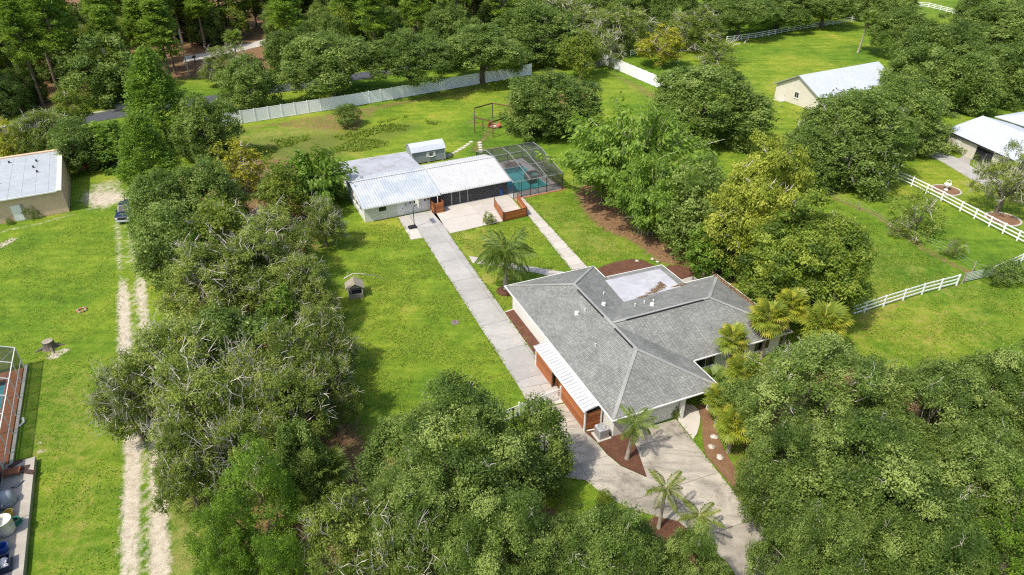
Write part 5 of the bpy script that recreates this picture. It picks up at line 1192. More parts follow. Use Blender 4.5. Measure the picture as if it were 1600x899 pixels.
def make_oak(kind, seed, R, H, zb, tr, cr, per, leaf, lump, mat='oak', gap=0.0, tw=0.0, ms=0.0, twl=1.2, wr=.5, twr=.035, tv=.1, nl=11, lobes=6, sub=14, sr=.24, kf=1.5, skirt=0, droop=0.0):
    cm, Pc, out, c, zc = dome(seed, R, H, zb, cr, per, leaf, lump, mat=mat, gap=gap, wr=wr, tv=tv, lobes=lobes, sub=sub, sr=sr, kf=kf, skirt=skirt, droop=droop)
    P = [('trunk', limbs(seed, Pc, zb + .6, R, tr, nl)), ('crown', cm)]
    if tw: P.append(('bare_twigs', twigs(seed, Pc, out, c, zc, tw, ln=twl, rad=twr)))
    if ms: P.append(('hanging_moss', moss_mesh(seed, Pc, c, ms)))
    proto(kind, P, R, H)
for s_ in (1, 2): make_oak('near', s_, 7.2, 10.5, 2.0, .45, 1.0, 1050, .165, .2, tw=.2, twl=.7, twr=.022, wr=.6, gap=.2, tv=.2, lobes=8, sub=22, sr=.22)
for s_ in (4, 5): make_oak('oak', s_, 6.3, 11.0, .7, .42, 1.05, 520, .25, .2, tw=.06, twl=.6, twr=.025, wr=.6, tv=.13, skirt=5, kf=1.6)
for s_ in (44, 45): make_oak('tall', s_, 6.0, 12.0, 2.6, .4, 1.0, 540, .24, .22, tw=.06, twl=.6, twr=.025, wr=.6, tv=.15, lobes=7, kf=1.5)
for s_ in (6, 7): make_oak('mid', s_, 4.4, 8.4, .6, .3, .85, 560, .24, .22, wr=.6, tv=.13, lobes=5, skirt=4)
for s_ in (8,): make_oak('small', s_, 2.8, 5.5, .8, .2, .7, 560, .22, .25, wr=.6, lobes=4)
for s_ in (10, 11, 12): make_oak('scrag', s_, 5.0, 8.6, 1.8, .3, .75, 760, .18, .28, mat='scrag', gap=.25, tw=.85, twl=1.15, ms=.1, twr=.027, tv=.17, wr=.58, lobes=6, sub=16, sr=.2)
for s_ in (14, 15): make_oak('grey', s_, 4.6, 8.6, 1.8, .3, .72, 520, .19, .3, mat='scrag', gap=.45, tw=1.3, twl=1.4, ms=.3, twr=.032, tv=.17, wr=.58, lobes=6)
for s_ in (16, 17): make_oak('mossy', s_, 6.0, 10.5, .7, .45, 1.05, 500, .25, .2, mat='oak', tw=.1, ms=.35, wr=.6, tv=.14, skirt=5, kf=1.6)
for s_ in (18, 19): make_oak('lime', s_, 3.2, 7.0, 1.2, .2, .65, 520, .24, .28, mat='lime', gap=.2, tw=.15, twl=.7, wr=.6, twr=.025, lobes=5)
for s_ in (20,): make_oak('gold', s_, 3.2, 7.0, 1.6, .2, .65, 440, .25, .32, mat='gold', gap=.35, wr=.6, tw=.35, twl=.8, twr=.03, lobes=5)
for s_ in (22, 23): make_oak('shrub', s_, 1.3, 1.7, .1, .06, .4, 900, .12, .2, nl=6, lobes=4, sr=.12)
for s_ in (24, 25): make_oak('limeshrub', s_, 1.6, 2.2, .1, .06, .42, 760, .15, .3, mat='lime', nl=6, lobes=4, sr=.14)
for s_ in (26, 27): make_oak('sapling', s_, 2.6, 5.0, .4, .1, .5, 420, .18, .35, mat='scrag', gap=.5, tw=.5, twl=.9, twr=.024, wr=.58, lobes=6)
for s_ in (28, 29): make_oak('broad', s_, 3.4, 7.5, .6, .22, .7, 330, .34, .25, mat='bamboo', gap=.1, wr=.62, lobes=5)
for s_ in (35, 36): make_oak('puff', s_, 3.6, 8.5, .5, .22, .62, 1000, .15, .3, mat='cedar', gap=.1, wr=.5, tv=.15, lobes=7, sub=18, sr=.17)

def make_cone(kind, seed, R, H, mat, n, cr, per, leaf, wr, droop, up, power=.8, zb=.5, tr=.25, lay=False, bark='bark'):
    r = np.random.default_rng(seed); t = r.random(n) ** .85; z = zb + (H - zb) * t
    prof = R * (1 - t) ** power * lump_noise(unit(r, n), r, .16) * np.clip(t * 5 + .55, 0, 1)
    a = r.uniform(0, 6.28, n); rad = prof * np.sqrt(r.uniform(.35, 1, n))
    Pc = np.stack([rad * np.cos(a), rad * np.sin(a), z], 1)
    out = nrm(np.stack([np.cos(a), np.sin(a), np.full(n, .55)], 1)); c = cr * r.uniform(.6, 1.3, n) * (1 - .35 * t)
    A = clump_leaves(r, Pc, out, c, per, leaf, flat=.55 if lay else 1.25, droop=droop, wr=wr, tintc=r.normal(size=n) * .12, up=up, back=-.35)
    m = MB(); m.tube([(0, 0, -.2), (0, 0, .5), (.1, 0, H * .5), (0, .05, H * .96)], [tr * 1.4, tr, tr * .6, .03], 8)
    for j in r.permutation(n)[:26]: m.tube([(0, 0, max(.6, Pc[j][2] - rad[j] * .35)), tuple(Pc[j] * .55 + np.array([0, 0, Pc[j][2] * .42])), tuple(Pc[j])], [tr * .3, tr * .18, .02], 5)
    proto(kind, [('trunk', m.mesh('trunk', bark)), ('crown', leaf_mesh('crown', *A, mat))], R, H)
for s_ in (31, 32): make_cone('cedar', s_, 3.5, 11.5, 'cedar', 260, .85, 400, .23, .5, -.4, .5, power=.7)
make_oak('cypress_light', 37, 4.8, 12.5, 1.2, .4, .72, 900, .24, .3, mat='cyplight', gap=.05, wr=.45, tv=.16, lobes=10, sub=18, sr=.2, kf=1.3, skirt=4, droop=.5, tw=.08, twl=.6)
make_oak('cypress', 33, 4.8, 12.5, 1.2, .4, .72, 900, .24, .3, mat='cyp', gap=.05, wr=.45, tv=.22, lobes=10, sub=18, sr=.2, kf=1.3, skirt=4, droop=.5, tw=.08, twl=.6)

def make_pine(seed, H, R, zf, mat='pine'):
    r = np.random.default_rng(seed); n = 110; t = r.random(n) ** .8; z = H * (zf + (1 - zf) * t)
    rad = R * (1 - t * .85) * np.sqrt(r.uniform(.1, 1, n)) * (.35 + .65 * np.clip(t * 4, 0, 1)); a = r.uniform(0, 6.28, n)
    Pc = np.stack([rad * np.cos(a), rad * np.sin(a), z], 1); out = nrm(np.stack([np.cos(a) * .6, np.sin(a) * .6, np.full(n, .9)], 1)); c = r.uniform(.6, 1.15, n)
    A = clump_leaves(r, Pc, out, c, 300, .38, flat=.7, droop=-.2, wr=.38, tintc=r.normal(size=n) * .13, up=.4, jit=.9)
    m = MB(); m.tube([(0, 0, -.3), (0, 0, 1), (.15, .1, H * .55), (.05, .1, H * .97)], [.34, .26, .18, .04], 8)
    for j in range(n): m.tube([(.1 * z[j] / H, .1 * z[j] / H, max(1, z[j] - rad[j] * .4)), tuple(Pc[j])], [.06, .02], 4, False)
    proto('pine', [('trunk', m.mesh('trunk', 'pinebark')), ('crown', leaf_mesh('crown', *A, mat))], R, H)
for s_ in (41, 42, 43): make_pine(s_, 20.0 + s_ % 3, 3.3, (.42, .3, .5)[s_ % 3])

def make_bamboo(seed, R, H, nc):
    r = np.random.default_rng(seed); m = MB(); C_, D_, N_, L_2, T_ = [], [], [], [], []
    for i in range(nc):
        a = r.uniform(0, 6.28); q = math.sqrt(r.random()); b = np.array([math.cos(a), math.sin(a), 0]) ; h = H * r.uniform(.6, 1.05) * (1.06 - .3 * q)
        base = b * R * .3 * r.random() + np.array([*r.normal(size=2) * .3, 0]); reach = R * q * r.uniform(.75, 1.05)
        ts = np.linspace(0, 1, 8); pts = [base + b * reach * t ** 1.7 + np.array([0, 0, h * (t - .26 * q * t ** 3)]) for t in ts]
        dead = r.random() < .26
        rr = .04 if not dead else .06; h = h * (1.08 if dead else 1)
        m.tube([tuple(p) for p in pts], [rr, rr, rr * .9, rr * .9, rr * .8, rr * .7, rr * .5, rr * .2], 4, False)
        if dead: continue
        for k in range(300):
            t = r.uniform(.22, 1.03); f = min(t, .999) * 7; k0 = int(f); p = pts[k0] + (pts[min(k0 + 1, 7)] - pts[k0]) * (f - k0)
            o = r.normal(size=3) * np.array([.55, .55, .4]) * (1.25 - .75 * t)
            C_.append(p + o); D_.append(b * .5 + o * .5 + np.array([0, 0, -.7]) + r.normal(size=3) * .35); N_.append(np.array([0, 0, .8]) + b * .5 + r.normal(size=3) * .5); T_.append(.35 + .25 * t + r.normal() * .17)
    n = len(C_); L = .46 * r.uniform(.6, 1.3, n)
    proto('bamboo' if R > 4 else 'bamboo_small', [('culms', m.mesh('culms', 'culm')), ('crown', leaf_mesh('crown', np.array(C_), np.array(D_), nrm(np.array(N_)), L, L * .42, np.array(T_), 'bamboo'))], R, H)
make_bamboo(51, 6.2, 11.0, 150)
make_bamboo(52, 3.2, 8.0, 50)

# ------------------------------------------------------------------ palms: every frond is a part
def feather(seed, L, droop, mat='palm', nl=46, ll=.85, lw=.034):
    r = np.random.default_rng(seed); ts = np.linspace(0, 1, 9)
    th = np.cumsum(np.full(9, droop / 9)); p = np.zeros((9, 3))
    for i in range(1, 9): p[i] = p[i - 1] + np.array([math.cos(th[i - 1]), 0, -math.sin(th[i - 1])]) * L / 8
    m = MB(); V = []; Q = []; T = []
    for i in range(nl):
        t = .12 + .88 * i / (nl - 1); f = min(t * 8, 7.999); k = int(f); c = p[k] + (p[k + 1] - p[k]) * (f - k); d = nrm((p[k + 1] - p[k])[None])[0]
        for s in (-1, 1):
            l = ll * math.sin(math.pi * (t * .8 + .16)) * r.uniform(.75, 1.15) + .1
            e = d * .5 + np.array([0, s * 1.0, r.uniform(-.5, .15)]); e = e / np.linalg.norm(e); w = np.cross(e, [0, 0, 1.0]); w = w / np.linalg.norm(w) * lw
            mid = c + e * l * .5; tip = c + e * l * .8 + np.array([0, 0, -.6 * l * r.uniform(.6, 1.3)]); o = len(V)
            V += [c - w * .5, mid - w, tip, mid + w]; Q.append((o, o + 1, o + 2, o + 3)); T.append(.5 + r.normal() * .22)
    o = len(V); wdt = .035
    for i in range(9): V += [p[i] + np.array([0, wdt * (1 - .8 * ts[i]), .01]), p[i] + np.array([0, -wdt * (1 - .8 * ts[i]), .01])]
    for i in range(8): Q.append((o + 2 * i, o + 2 * i + 1, o + 2 * i + 3, o + 2 * i + 2)); T.append(.9)
    me = bpy.data.meshes.new('frond'); fill_mesh(me, np.array(V), np.array(Q)); a = me.attributes.new('tint', 'FLOAT', 'FACE'); a.data.foreach_set('value', np.clip(np.array(T), 0, 1).astype('f')); me.materials.append(M[mat]); return me
def fan(seed, mat='fan', stalk=1.0, rad=1.0, tint=.5):
    r = np.random.default_rng(seed); V = []; Q = []; T = []
    hub = np.array([stalk, 0, -stalk * .15])
    V += [np.array([0, .025, 0]), np.array([0, -.025, 0]), hub + [0, -.02, 0], hub + [0, .02, 0]]; Q.append((0, 1, 2, 3)); T.append(.8)
    n = 26
    for i in range(n):
        a = (i / (n - 1) - .5) * 5.0; d = np.array([math.cos(a), math.sin(a), .18 - .1 * math.cos(a)]); l = rad * (.82 + .18 * math.cos(a)) * r.uniform(.88, 1.08)
        s = np.array([-math.sin(a), math.cos(a), 0]) * .075 * rad; mid = hub + d * l * .6 + np.array([0, 0, .04 * (-1) ** i]); tip = hub + d * l + np.array([0, 0, -.38 * l * r.uniform(.6, 1.3)]); o = len(V)
        V += [hub, mid - s, tip, mid + s]; Q.append((o, o + 1, o + 2, o + 3)); T.append(tint + r.normal() * .12)
    me = bpy.data.meshes.new('frond'); fill_mesh(me, np.array(V), np.array(Q)); a = me.attributes.new('tint', 'FLOAT', 'FACE'); a.data.foreach_set('value', np.clip(np.array(T), 0, 1).astype('f')); me.materials.append(M[mat]); return me
FE = [feather(60 + k, 2.9, d) for k, d in enumerate((.75, 1.15, 1.55))]; FE_D = feather(66, 2.3, 1.7, 'deadfrond', 26, .5, .03); FE_S = [feather(67 + k, 2.1, d, 'palm', 42, .55, .022) for k, d in enumerate((.7, 1.2))]
FL = [feather(70 + k, 2.3, d, 'lime', 40, .55, .024) for k, d in enumerate((.75, 1.2))]
FA = [fan(80, tint=.42), fan(81, tint=.55), fan(82, tint=.85), fan(83, tint=.6)]; FA_Y = fan(84, tint=1.0); FA_D = fan(85, 'deadfrond', .9, .8); FA_G = [fan(86, 'palm', 1.0, .95, .45), fan(87, 'palm', 1.0, 1.0, .6)]
def palm(name, label, p, h, fr, n, seed, scale=1.0, dead=None, nd=0, lean=(0, 0), tr=.16, group='palms', yellow=None, ny=0, rise=1.0):
    r = random.Random(seed); o = thing(name, label, 'palm', (p[0], p[1], 0), 0, group)
    MB().tube([(0, 0, -.1), (lean[0] * .15, lean[1] * .15, .4), (lean[0] * .5, lean[1] * .5, h * .5), (lean[0], lean[1], h)], [tr * 1.35, tr, tr * .85, tr * .8], 9).build('trunk', 'palmbark', o)
    if fr is FE or fr is FL: MB().tube([(lean[0], lean[1], h - .1), (lean[0], lean[1], h + .75)], [tr * .75, tr * .35], 8).build('crownshaft', 'culm', o)
    def put(me, a, e, s):
        q = link('frond', me, o, (lean[0], lean[1], h + (.6 if fr is FE or fr is FL else .1)), 0, (s, s, s)); q.rotation_euler = (r.uniform(-.2, .2), -e, a)
    for k in range(n):
        t = (k + .5) / n; e = 1.25 * rise - t * (1.7 if fr is not FE else 1.45)
        put(fr[k % len(fr)], k * 2.399 + r.uniform(-.2, .2), e, scale * r.uniform(.85, 1.1))
    for k in range(ny): put(yellow, k * 2.1 + r.random(), -.35 - .4 * r.random(), scale * r.uniform(.8, 1.0))
    for k in range(nd): put(dead, k * 2.0 + r.random(), -.75 - .3 * r.random(), scale * .95)
    return o

# ------------------------------------------------------------------ planting
_cnt = {}
def tree(kind, x, y, R, H, label, group=None, name=None, cat='tree', rot=None):
    v = PROTO[kind]; k = _cnt.get(kind, 0); _cnt[kind] = k + 1
    parts, Rn, Hn = v[k % len(v)]
    o = thing(name or {'pine': 'pine_tree', 'cedar': 'cedar_tree', 'cypress': 'cypress_tree', 'cypress_light': 'cypress_tree', 'bamboo': 'bamboo_clump', 'bamboo_small': 'bamboo_clump', 'puff': 'cedar_tree', 'lime': 'broadleaf_tree', 'broad': 'broadleaf_tree', 'gold': 'yellow_tree', 'shrub': 'shrub', 'limeshrub': 'shrub', 'sapling': 'sapling'}.get(kind, 'oak_tree'), label, cat, (x, y, -.03), 0, group)
    o.rotation_euler[2] = rot if rot is not None else k * 2.4 + len(kind)
    s = .97 * R / Rn; o.scale = (s, s, H / Hn)
    for nm, me in parts:
        q = link(nm, me, o)
        if nm in ('bare_twigs', 'hanging_moss', 'culms'): q['kind'] = 'stuff'
    return o
BELT = 'trees in the belt along the sandy track'
for kind, x, y, R, H, lab in (
    ('scrag', -27.16, 43.39, 5.02, 9.5, 'thin pale twigged oak with its crown hanging over the sandy track'),
    ('grey', -29.71, 40.88, 2.57, 8, 'silvery moss draped oak leaning over the track edge'),
    ('mid', -23.84, 46.36, 4.29, 9, 'fuller green oak between the track oak and the dark hollow'),
    ('scrag', -18.31, 43.80, 4.02, 9, 'thin oak whose shade falls on the lawn past the well house'),
    ('scrag', -21.91, 37.49, 4.29, 9.5, 'thin oak above the bright cedar, beside the track'),
    ('scrag', -16.60, 38.17, 3.68, 9, 'thin oak with pale twigs above the green fan palms'),
    ('grey', -20.16, 41.05, 3.06, 9, 'half bare grey oak in the middle of the belt'),
    ('broad', -20.47, 43.00, 1.75, 6.5, 'bright broad leaved tree peeping out among grey oaks'),
    ('broad', -21.66, 53.29, 2.02, 6.5, 'bright broad leaved tree low in the belt near the well house'),
    ('scrag', -22.54, 33.80, 2.56, 8, 'thin oak with a branch drooping across the two wheel ruts'),
    ('scrag', -25.57, 58.95, 5.39, 9, 'thin oak behind the well house with twisted grey limbs'),
    ('scrag', -20.33, 56.75, 3.60, 8, 'thin oak right beside the wooden well house'),
    ('scrag', -29.90, 57.12, 4.59, 9, 'thin oak where the ruts first show below the pickup'),
    ('mid', -36.35, 65.16, 4.25, 9.8, 'fuller dark oak beside the upper end of the track'),
    ('lime', -32.08, 67.92, 4.37, 9, 'light green tree in the belt behind the blue pickup'),
    ('scrag', -25.57, 65.68, 4.67, 8.5, 'thin oak between bamboo plume and well house lawn'),
    ('mid', -42.06, 75.21, 4.21, 9.2, 'leafy oak sheltering the blue pickup'),
    ('scrag', -16.86, 49.07, 2.70, 7.5, 'thin oak on the lawn edge below the well house'),
    ('scrag', -14.48, 42.22, 2.44, 7.5, 'thin oak nearest the open lawn above the big front oak'),
    ('grey', -18.41, 34.62, 2.75, 8.5, 'bare grey limbed oak just above the bright cedar'),
    ('mid', -14.69, 34.51, 2.31, 8, 'fuller green oak beside the clump of fan palms'),
    ('mid', -36.92, 78.17, 4.09, 9.8, 'rounded oak between golden tree and blue pickup'),
    ('scrag', -22.26, 73.29, 2.72, 6.5, 'small thin oak left of the long white building'),
    ('scrag', -9.83, 27.23, 3.16, 9, 'olive thin oak at the bottom edge beside the cedars'),
    ('grey', -6.72, 25.68, 2.31, 8.5, 'grey twigged oak at the bottom edge between two dense oaks'),
):
    tree(kind, x, y, R, H, lab, BELT)
for kind, x, y, R, H, lab in (
    ('near', -3.77, 32.96, 6.21, 11, 'big dense oak overhanging the driveway gate'),
    ('near', -5.75, 28.97, 4.17, 10, 'dense oak at the bottom centre below the biggest front oak'),
    ('mid', 2.11, 35.93, 2.39, 8.6, 'smaller leafy oak reaching over the left arm of the drive'),
    ('near', -0.37, 25.96, 4.10, 10, 'dense oak in the bottom centre left of the young palms'),
    ('near', 5.86, 25.34, 4.00, 9.5, 'dense oak at the bottom edge in front of the driveway palms'),
    ('near', 10.43, 25.27, 2.16, 8.5, 'small dense oak at the bottom edge beside the drive'),
    ('near', 22.72, 37.49, 6.77, 11, 'huge dense oak beside the yellow fan palms'),
    ('near', 18.54, 32.29, 3.57, 9.5, 'dense oak crown bordering the right side of the drive'),
    ('near', 29.24, 36.63, 5.48, 10.5, 'dense oak below the right meadow in the middle of the grove'),
    ('near', 22.44, 29.47, 6.21, 11, 'dense oak filling the lower right grove'),
    ('near', 17.74, 25.68, 3.36, 9.5, 'dense oak at the bottom edge right of the drive'),
    ('near', 36.72, 39.01, 4.76, 10.5, 'dense oak at the right edge below the meadow'),
    ('near', 29.43, 30.49, 4.70, 10.5, 'dense oak towards the lower right corner'),
    ('near', 23.34, 24.89, 3.83, 10, 'dense oak at the bottom edge of the right grove'),
    ('puff', 30.60, 27.46, 3.10, 10, 'bright green tree in the lower right corner'),
    ('near', 37.01, 33.25, 3.87, 10.5, 'dense oak cut off by the right edge of the grove'),
    ('oak', 6.59, 113.47, 8.08, 10.9, 'dark round oak between swing frame and bamboo'),
    ('oak', 32.52, 111.16, 9.90, 12.1, 'dark spreading oak behind the tall bamboo'),
    ('mossy', 48.65, 94.25, 8.37, 12.6, 'large mossy oak standing left of the bungalow drive'),
    ('oak', 62.00, 107.15, 7.29, 11.5, 'dense oak crown between garage and bungalow'),
    ('mid', 41.65, 91.16, 4.45, 9.2, 'oak with low dark skirts at the wire fence corner'),
    ('mid', 21.55, 72.77, 4.90, 11.5, 'dark leafy tree between bamboo and feathery cypress'),
    ('broad', 21.45, 66.45, 2.67, 6, 'glossy broad leaved tree behind the patio roof'),
    ('cypress_light', 26.88, 67.32, 5.62, 17, 'olive yellow feathery cypress right of the bamboo'),
    ('cypress', 29.06, 59.51, 6.19, 13.5, 'dark green feathery cypress above the fan palms'),
    ('bamboo', 15.77, 87.31, 10.40, 13.5, 'tall bright green bamboo clump with pale culms'),
    ('bamboo', 17.20, 77.40, 5.63, 10.5, 'lower bamboo clump on the straw covered bank'),
    ('bamboo_small', -26.27, 84.66, 4.85, 9, 'bright bamboo plume left of the metal roof'),
    ('lime', -28.81, 79.44, 3.36, 7.5, 'yellow green tree beside the bamboo plume'),
    ('gold', -37.80, 89.26, 4.03, 8, 'golden leaved tree below the white vinyl fence'),
    ('cedar', -55.03, 106.33, 5.78, 15, 'tall bright cedar with pointed top left of the vinyl fence'),
    ('cedar', -51.55, 92.30, 4.30, 10, 'lower bright cedar in front of the tall pointed one'),
    ('mid', -46.99, 102.28, 4.87, 10.3, 'grey green oak at the left end of the vinyl fence'),
    ('broad', -59.84, 99.72, 4.04, 7, 'broad leaved tree right of the tan barn'),
    ('lime', -73.43, 113.34, 2.98, 8, 'slim yellow green tree behind the barn by the road'),
    ('scrag', -70.71, 100.83, 5.31, 8, 'olive tree spreading behind the barn roof'),
    ('gold', -74.19, 98.03, 2.82, 8.5, 'yellow leaved tree at the left edge behind the barn'),
    ('mid', -64.56, 98.09, 3.99, 8.0, 'dark low oak touching the back of the barn'),
    ('tall', -34.82, 134.64, 9.53, 13, 'tall oak rising over the vinyl fence near its left part'),
    ('tall', -19.12, 136.35, 8.64, 12.5, 'tall oak over the middle of the vinyl fence'),
    ('tall', -6.19, 143.82, 9.28, 12.5, 'tall oak over the right part of the vinyl fence'),
    ('oak', 5.01, 160.87, 10.01, 13.2, 'oak crown behind the round dark oak'),
    ('mid', -47.86, 125.75, 5.58, 10.3, 'round oak between the road and the vinyl fence'),
    ('scrag', -57.90, 141.67, 4.63, 8, 'loose oak beside the fan palm across the road'),
    ('mid', -75.77, 131.92, 7.70, 12.6, 'bushy oak across the road from the barn'),
    ('mid', -90.79, 129.64, 3.11, 8.0, 'young oak below the leaning pine trunks'),
    ('small', -28.81, 118.35, 2.46, 3.6, 'small dark shrub like oak in front of the vinyl fence'),
    ('lime', 14.36, 147.48, 4.52, 9.5, 'bright yellow green tree left of the fence corner'),
    ('grey', 12.98, 180.28, 9.81, 11, 'pale grey moss covered oak near the top edge'),
    ('grey', 18.86, 156.08, 5.03, 9, 'grey twigged oak above the vinyl fence corner'),
    ('scrag', 24.74, 169.73, 8.25, 11, 'olive oak between grey oak and yellow tree'),
    ('gold', 33.06, 157.29, 5.63, 9.5, 'yellow leaved tree right of the vinyl fence'),
    ('scrag', 44.13, 172.22, 7.30, 10, 'olive oak right of the yellow tree'),
    ('sapling', 46.02, 160.04, 4.89, 6, 'thin sapling at the end of the far rail fence'),
    ('sapling', 50.19, 76.87, 3.45, 6, 'wispy olive sapling on the wire fence line'),
    ('sapling', 47.81, 76.08, 1.26, 2.6, 'tiny leafy sapling beside the wispy one'),
    ('sapling', 51.75, 70.85, 1.34, 2.8, 'small bush near the far end of the wire fence'),
    ('grey', 63.79, 82.55, 3.77, 9.2, 'grey mossy weeping oak in the round bed by the bungalow'),
    ('tall', 58.53, 186.42, 8.78, 11, 'oak above the left part of the far rail fence'),
    ('tall', 71.60, 195.44, 8.82, 11, 'oak over the middle of the far rail fence'),
    ('tall', 84.95, 199.28, 7.94, 11.5, 'mossy oak over the right part of the far rail fence'),
    ('tall', 90.42, 167.23, 7.39, 11.5, 'oak right of the tall lone palm'),
    ('oak', 87.20, 143.27, 9.30, 13.2, 'broad oak behind the white roofed garage'),
    ('oak', 107.25, 160.87, 10.30, 13.2, 'broad oak near the upper right corner'),
    ('mid', 76.93, 131.20, 6.25, 10.9, 'lower oak at the right end of the garage'),
    ('mid', 82.46, 126.03, 6.39, 10.9, 'oak directly behind the bungalow roof ridge'),
    ('mid', 93.21, 130.32, 6.21, 10.9, 'oak behind the bungalow at the right edge'),
    ('oak', 111.99, 151.62, 8.14, 12.6, 'oak cut off by the right edge behind the bungalow'),
    ('puff', -16.18, 29.39, 2.98, 11, 'bright green cedar beside the lower end of the track'),
    ('puff', -17.42, 26.58, 1.91, 8.5, 'bright green cedar at the bottom edge right of the ruts'),
    ('puff', -13.51, 25.61, 1.88, 8.5, 'bright green cedar between track cedar and olive oak'),
):
    tree(kind, x, y, R, H, lab)
# shrubs
for kind, x, y, R, H, lab in (
    ('shrub', 71.96, 100.93, 0.89, 1.9, 'clipped round shrub at the start of the bungalow path'),
    ('shrub', 72.00, 98.30, 1.35, 1.3, 'low hedge shrub right of the clipped round one'),
    ('shrub', 71.11, 104.75, 1.52, 1.4, 'low hedge shrub left of the bungalow path'),
    ('shrub', 55.59, 65.82, 2.27, 2.4, 'dense trimmed hedge behind the right rail fence'),
    ('limeshrub', -2.94, 79.44, 0.90, 1.6, 'pale grey green bush at the patio edge above the palm'),
    ('limeshrub', 13.75, 43.37, 0.43, 1.2, 'spiky potted bush beside the house entry'),
    ('limeshrub', 21.60, 70.50, 1.49, 2.2, 'yellow green bush at the foot of the bamboo'),
    ('limeshrub', 6.68, 34.17, 0.64, 1.6, 'low bush at the kerb of the left drive'),
    ('shrub', -62.09, 80.93, 0.83, 1.8, 'dark spiky bush beside the white barn door'),
    ('shrub', -64.24, 79.34, 0.49, .9, 'small bush at the foot of the tan barn wall'),
    ('limeshrub', -21.66, 34.95, 1.12, 2.6, 'bush where the lawn meets the right wheel rut'),
    ('shrub', 53.17, 64.72, 1.40, 2.2, 'dense hedge shrub next to the farm gate'),
    ('limeshrub', -24.51, 87.11, 1.58, 2.4, 'bright bush at the left wall of the long white building'),
    ('limeshrub', -24.01, 81.09, 1.66, 2.6, 'bright bush under the small oak left of the white building'),
    ('limeshrub', -62.56, 98.33, 2.31, 3, 'green bush at the back corner of the barn clearing'),
    ('shrub', 25.32, 65.53, 1.83, 3.4, 'dark glossy shrub behind the end hip of the house'),
    ('shrub', 26.95, 62.84, 1.77, 3.4, 'dark shrub between cypress trunk and house roof'),
):
    tree(kind, x, y, R, H, lab, None, None, 'shrub')

# pine wood beyond the road: pines one cannot tell apart share a label
rw = random.Random(11); spots = []
def far_enough(p, d): return all(math.dist(p, q) > d for q in spots)
tries = 0
while len(spots) < 285 and tries < 16000:
    tries += 1
    s_, w_ = rw.uniform(-92, 100), rw.uniform(6.5, 78)
    p = along(s_, w_)
    if -12 < s_ < -2 and w_ < 13: continue
    if not far_enough(p, 3.9): continue
    # keep the pale path and the small clearing across the road open
    if seg_dist(np.array([p]), [(-76.56, 162.51), (-70.74, 166.70), (-57.20, 189.26), (-49.77, 201.37)])[0] < 4.0: continue
    if in_poly(np.array([p]), [(-65.59, 137.19), (-78.27, 166.70), (-54.19, 166.70), (-46.48, 139.41)])[0]: continue
    if p[0] > 40: continue
    spots.append(p)
for i, p in enumerate(spots):
    w_ = (p[0] - road_a[0]) * -road_b[1] + (p[1] - road_a[1]) * road_b[0]
    if rw.random() < .5: tree('pine', p[0], p[1], rw.uniform(3.2, 4.8), rw.uniform(15, 22), 'tall pine with bare lower trunk in the wood beyond the road', 'pines in the wood beyond the road')
    elif rw.random() < .6: tree('mid', p[0], p[1], rw.uniform(3.5, 5), rw.uniform(8, 12), 'understorey oak among the pines beyond the road', 'oaks in the pine wood', 'understorey_oak')
    else: tree('lime', p[0], p[1], rw.uniform(3, 4.2), rw.uniform(9, 12), 'light green young tree among the pines beyond the road', 'young trees in the pine wood', 'young_tree')
for x, y, R, H, lab in ((*(-88.45, 128.88), 3.6, 19, 'leaning pine at the left with a long bare trunk showing'), (*(-95.50, 135.03), 3.4, 18, 'second pine with bare trunk beside the leaning one'), (*(-74.68, 184.04), 3.2, 20, 'slender bare trunked pine beside the far path'), (*(-31.40, 197.18), 3.2, 19, 'slim pine trunk showing above the tall fence oaks'), (*(-25.77, 201.37), 3.2, 19, 'slim pine showing between two tall fence oaks')):
    t_ = tree('pine', x, y, R, H, lab, 'edge pines with visible trunks')
for x, y in ((-79.85, 178.38), (-75.28, 181.17), (-70.41, 188.50), (-66.05, 196.37), (-61.79, 203.09), (-77.05, 198.01), (-71.48, 208.41), (-81.97, 191.58), (-85.12, 185.50), (-59.11, 210.23)):
    tree('pine', x, y, rw.uniform(3.2, 4.4), rw.uniform(14, 18), 'tall pine with bare lower trunk in the wood beyond the road', 'pines in the wood beyond the road')
# more oaks along the top right skyline and beyond the frame
for i, (px_, py_) in enumerate(((*(21.96, 195.15),), (*(35.04, 203.14),), (*(42.59, 188.61),), (*(58.36, 205.23),), (*(73.50, 214.01),), (*(87.21, 216.31),), (*(100.09, 211.75),), (*(102.74, 198.08),), (*(123.90, 193.24),), (*(128.26, 184.18),), (*(127.08, 168.19),), (*(10.51, 203.14),), (*(-3.21, 184.18),), (*(-14.78, 168.19),))):
    tree('oak', px_, py_, 6.5, 11 + i % 3, 'oak in the tree line along the top edge', 'oaks of the far tree line', 'tree_line_oak')

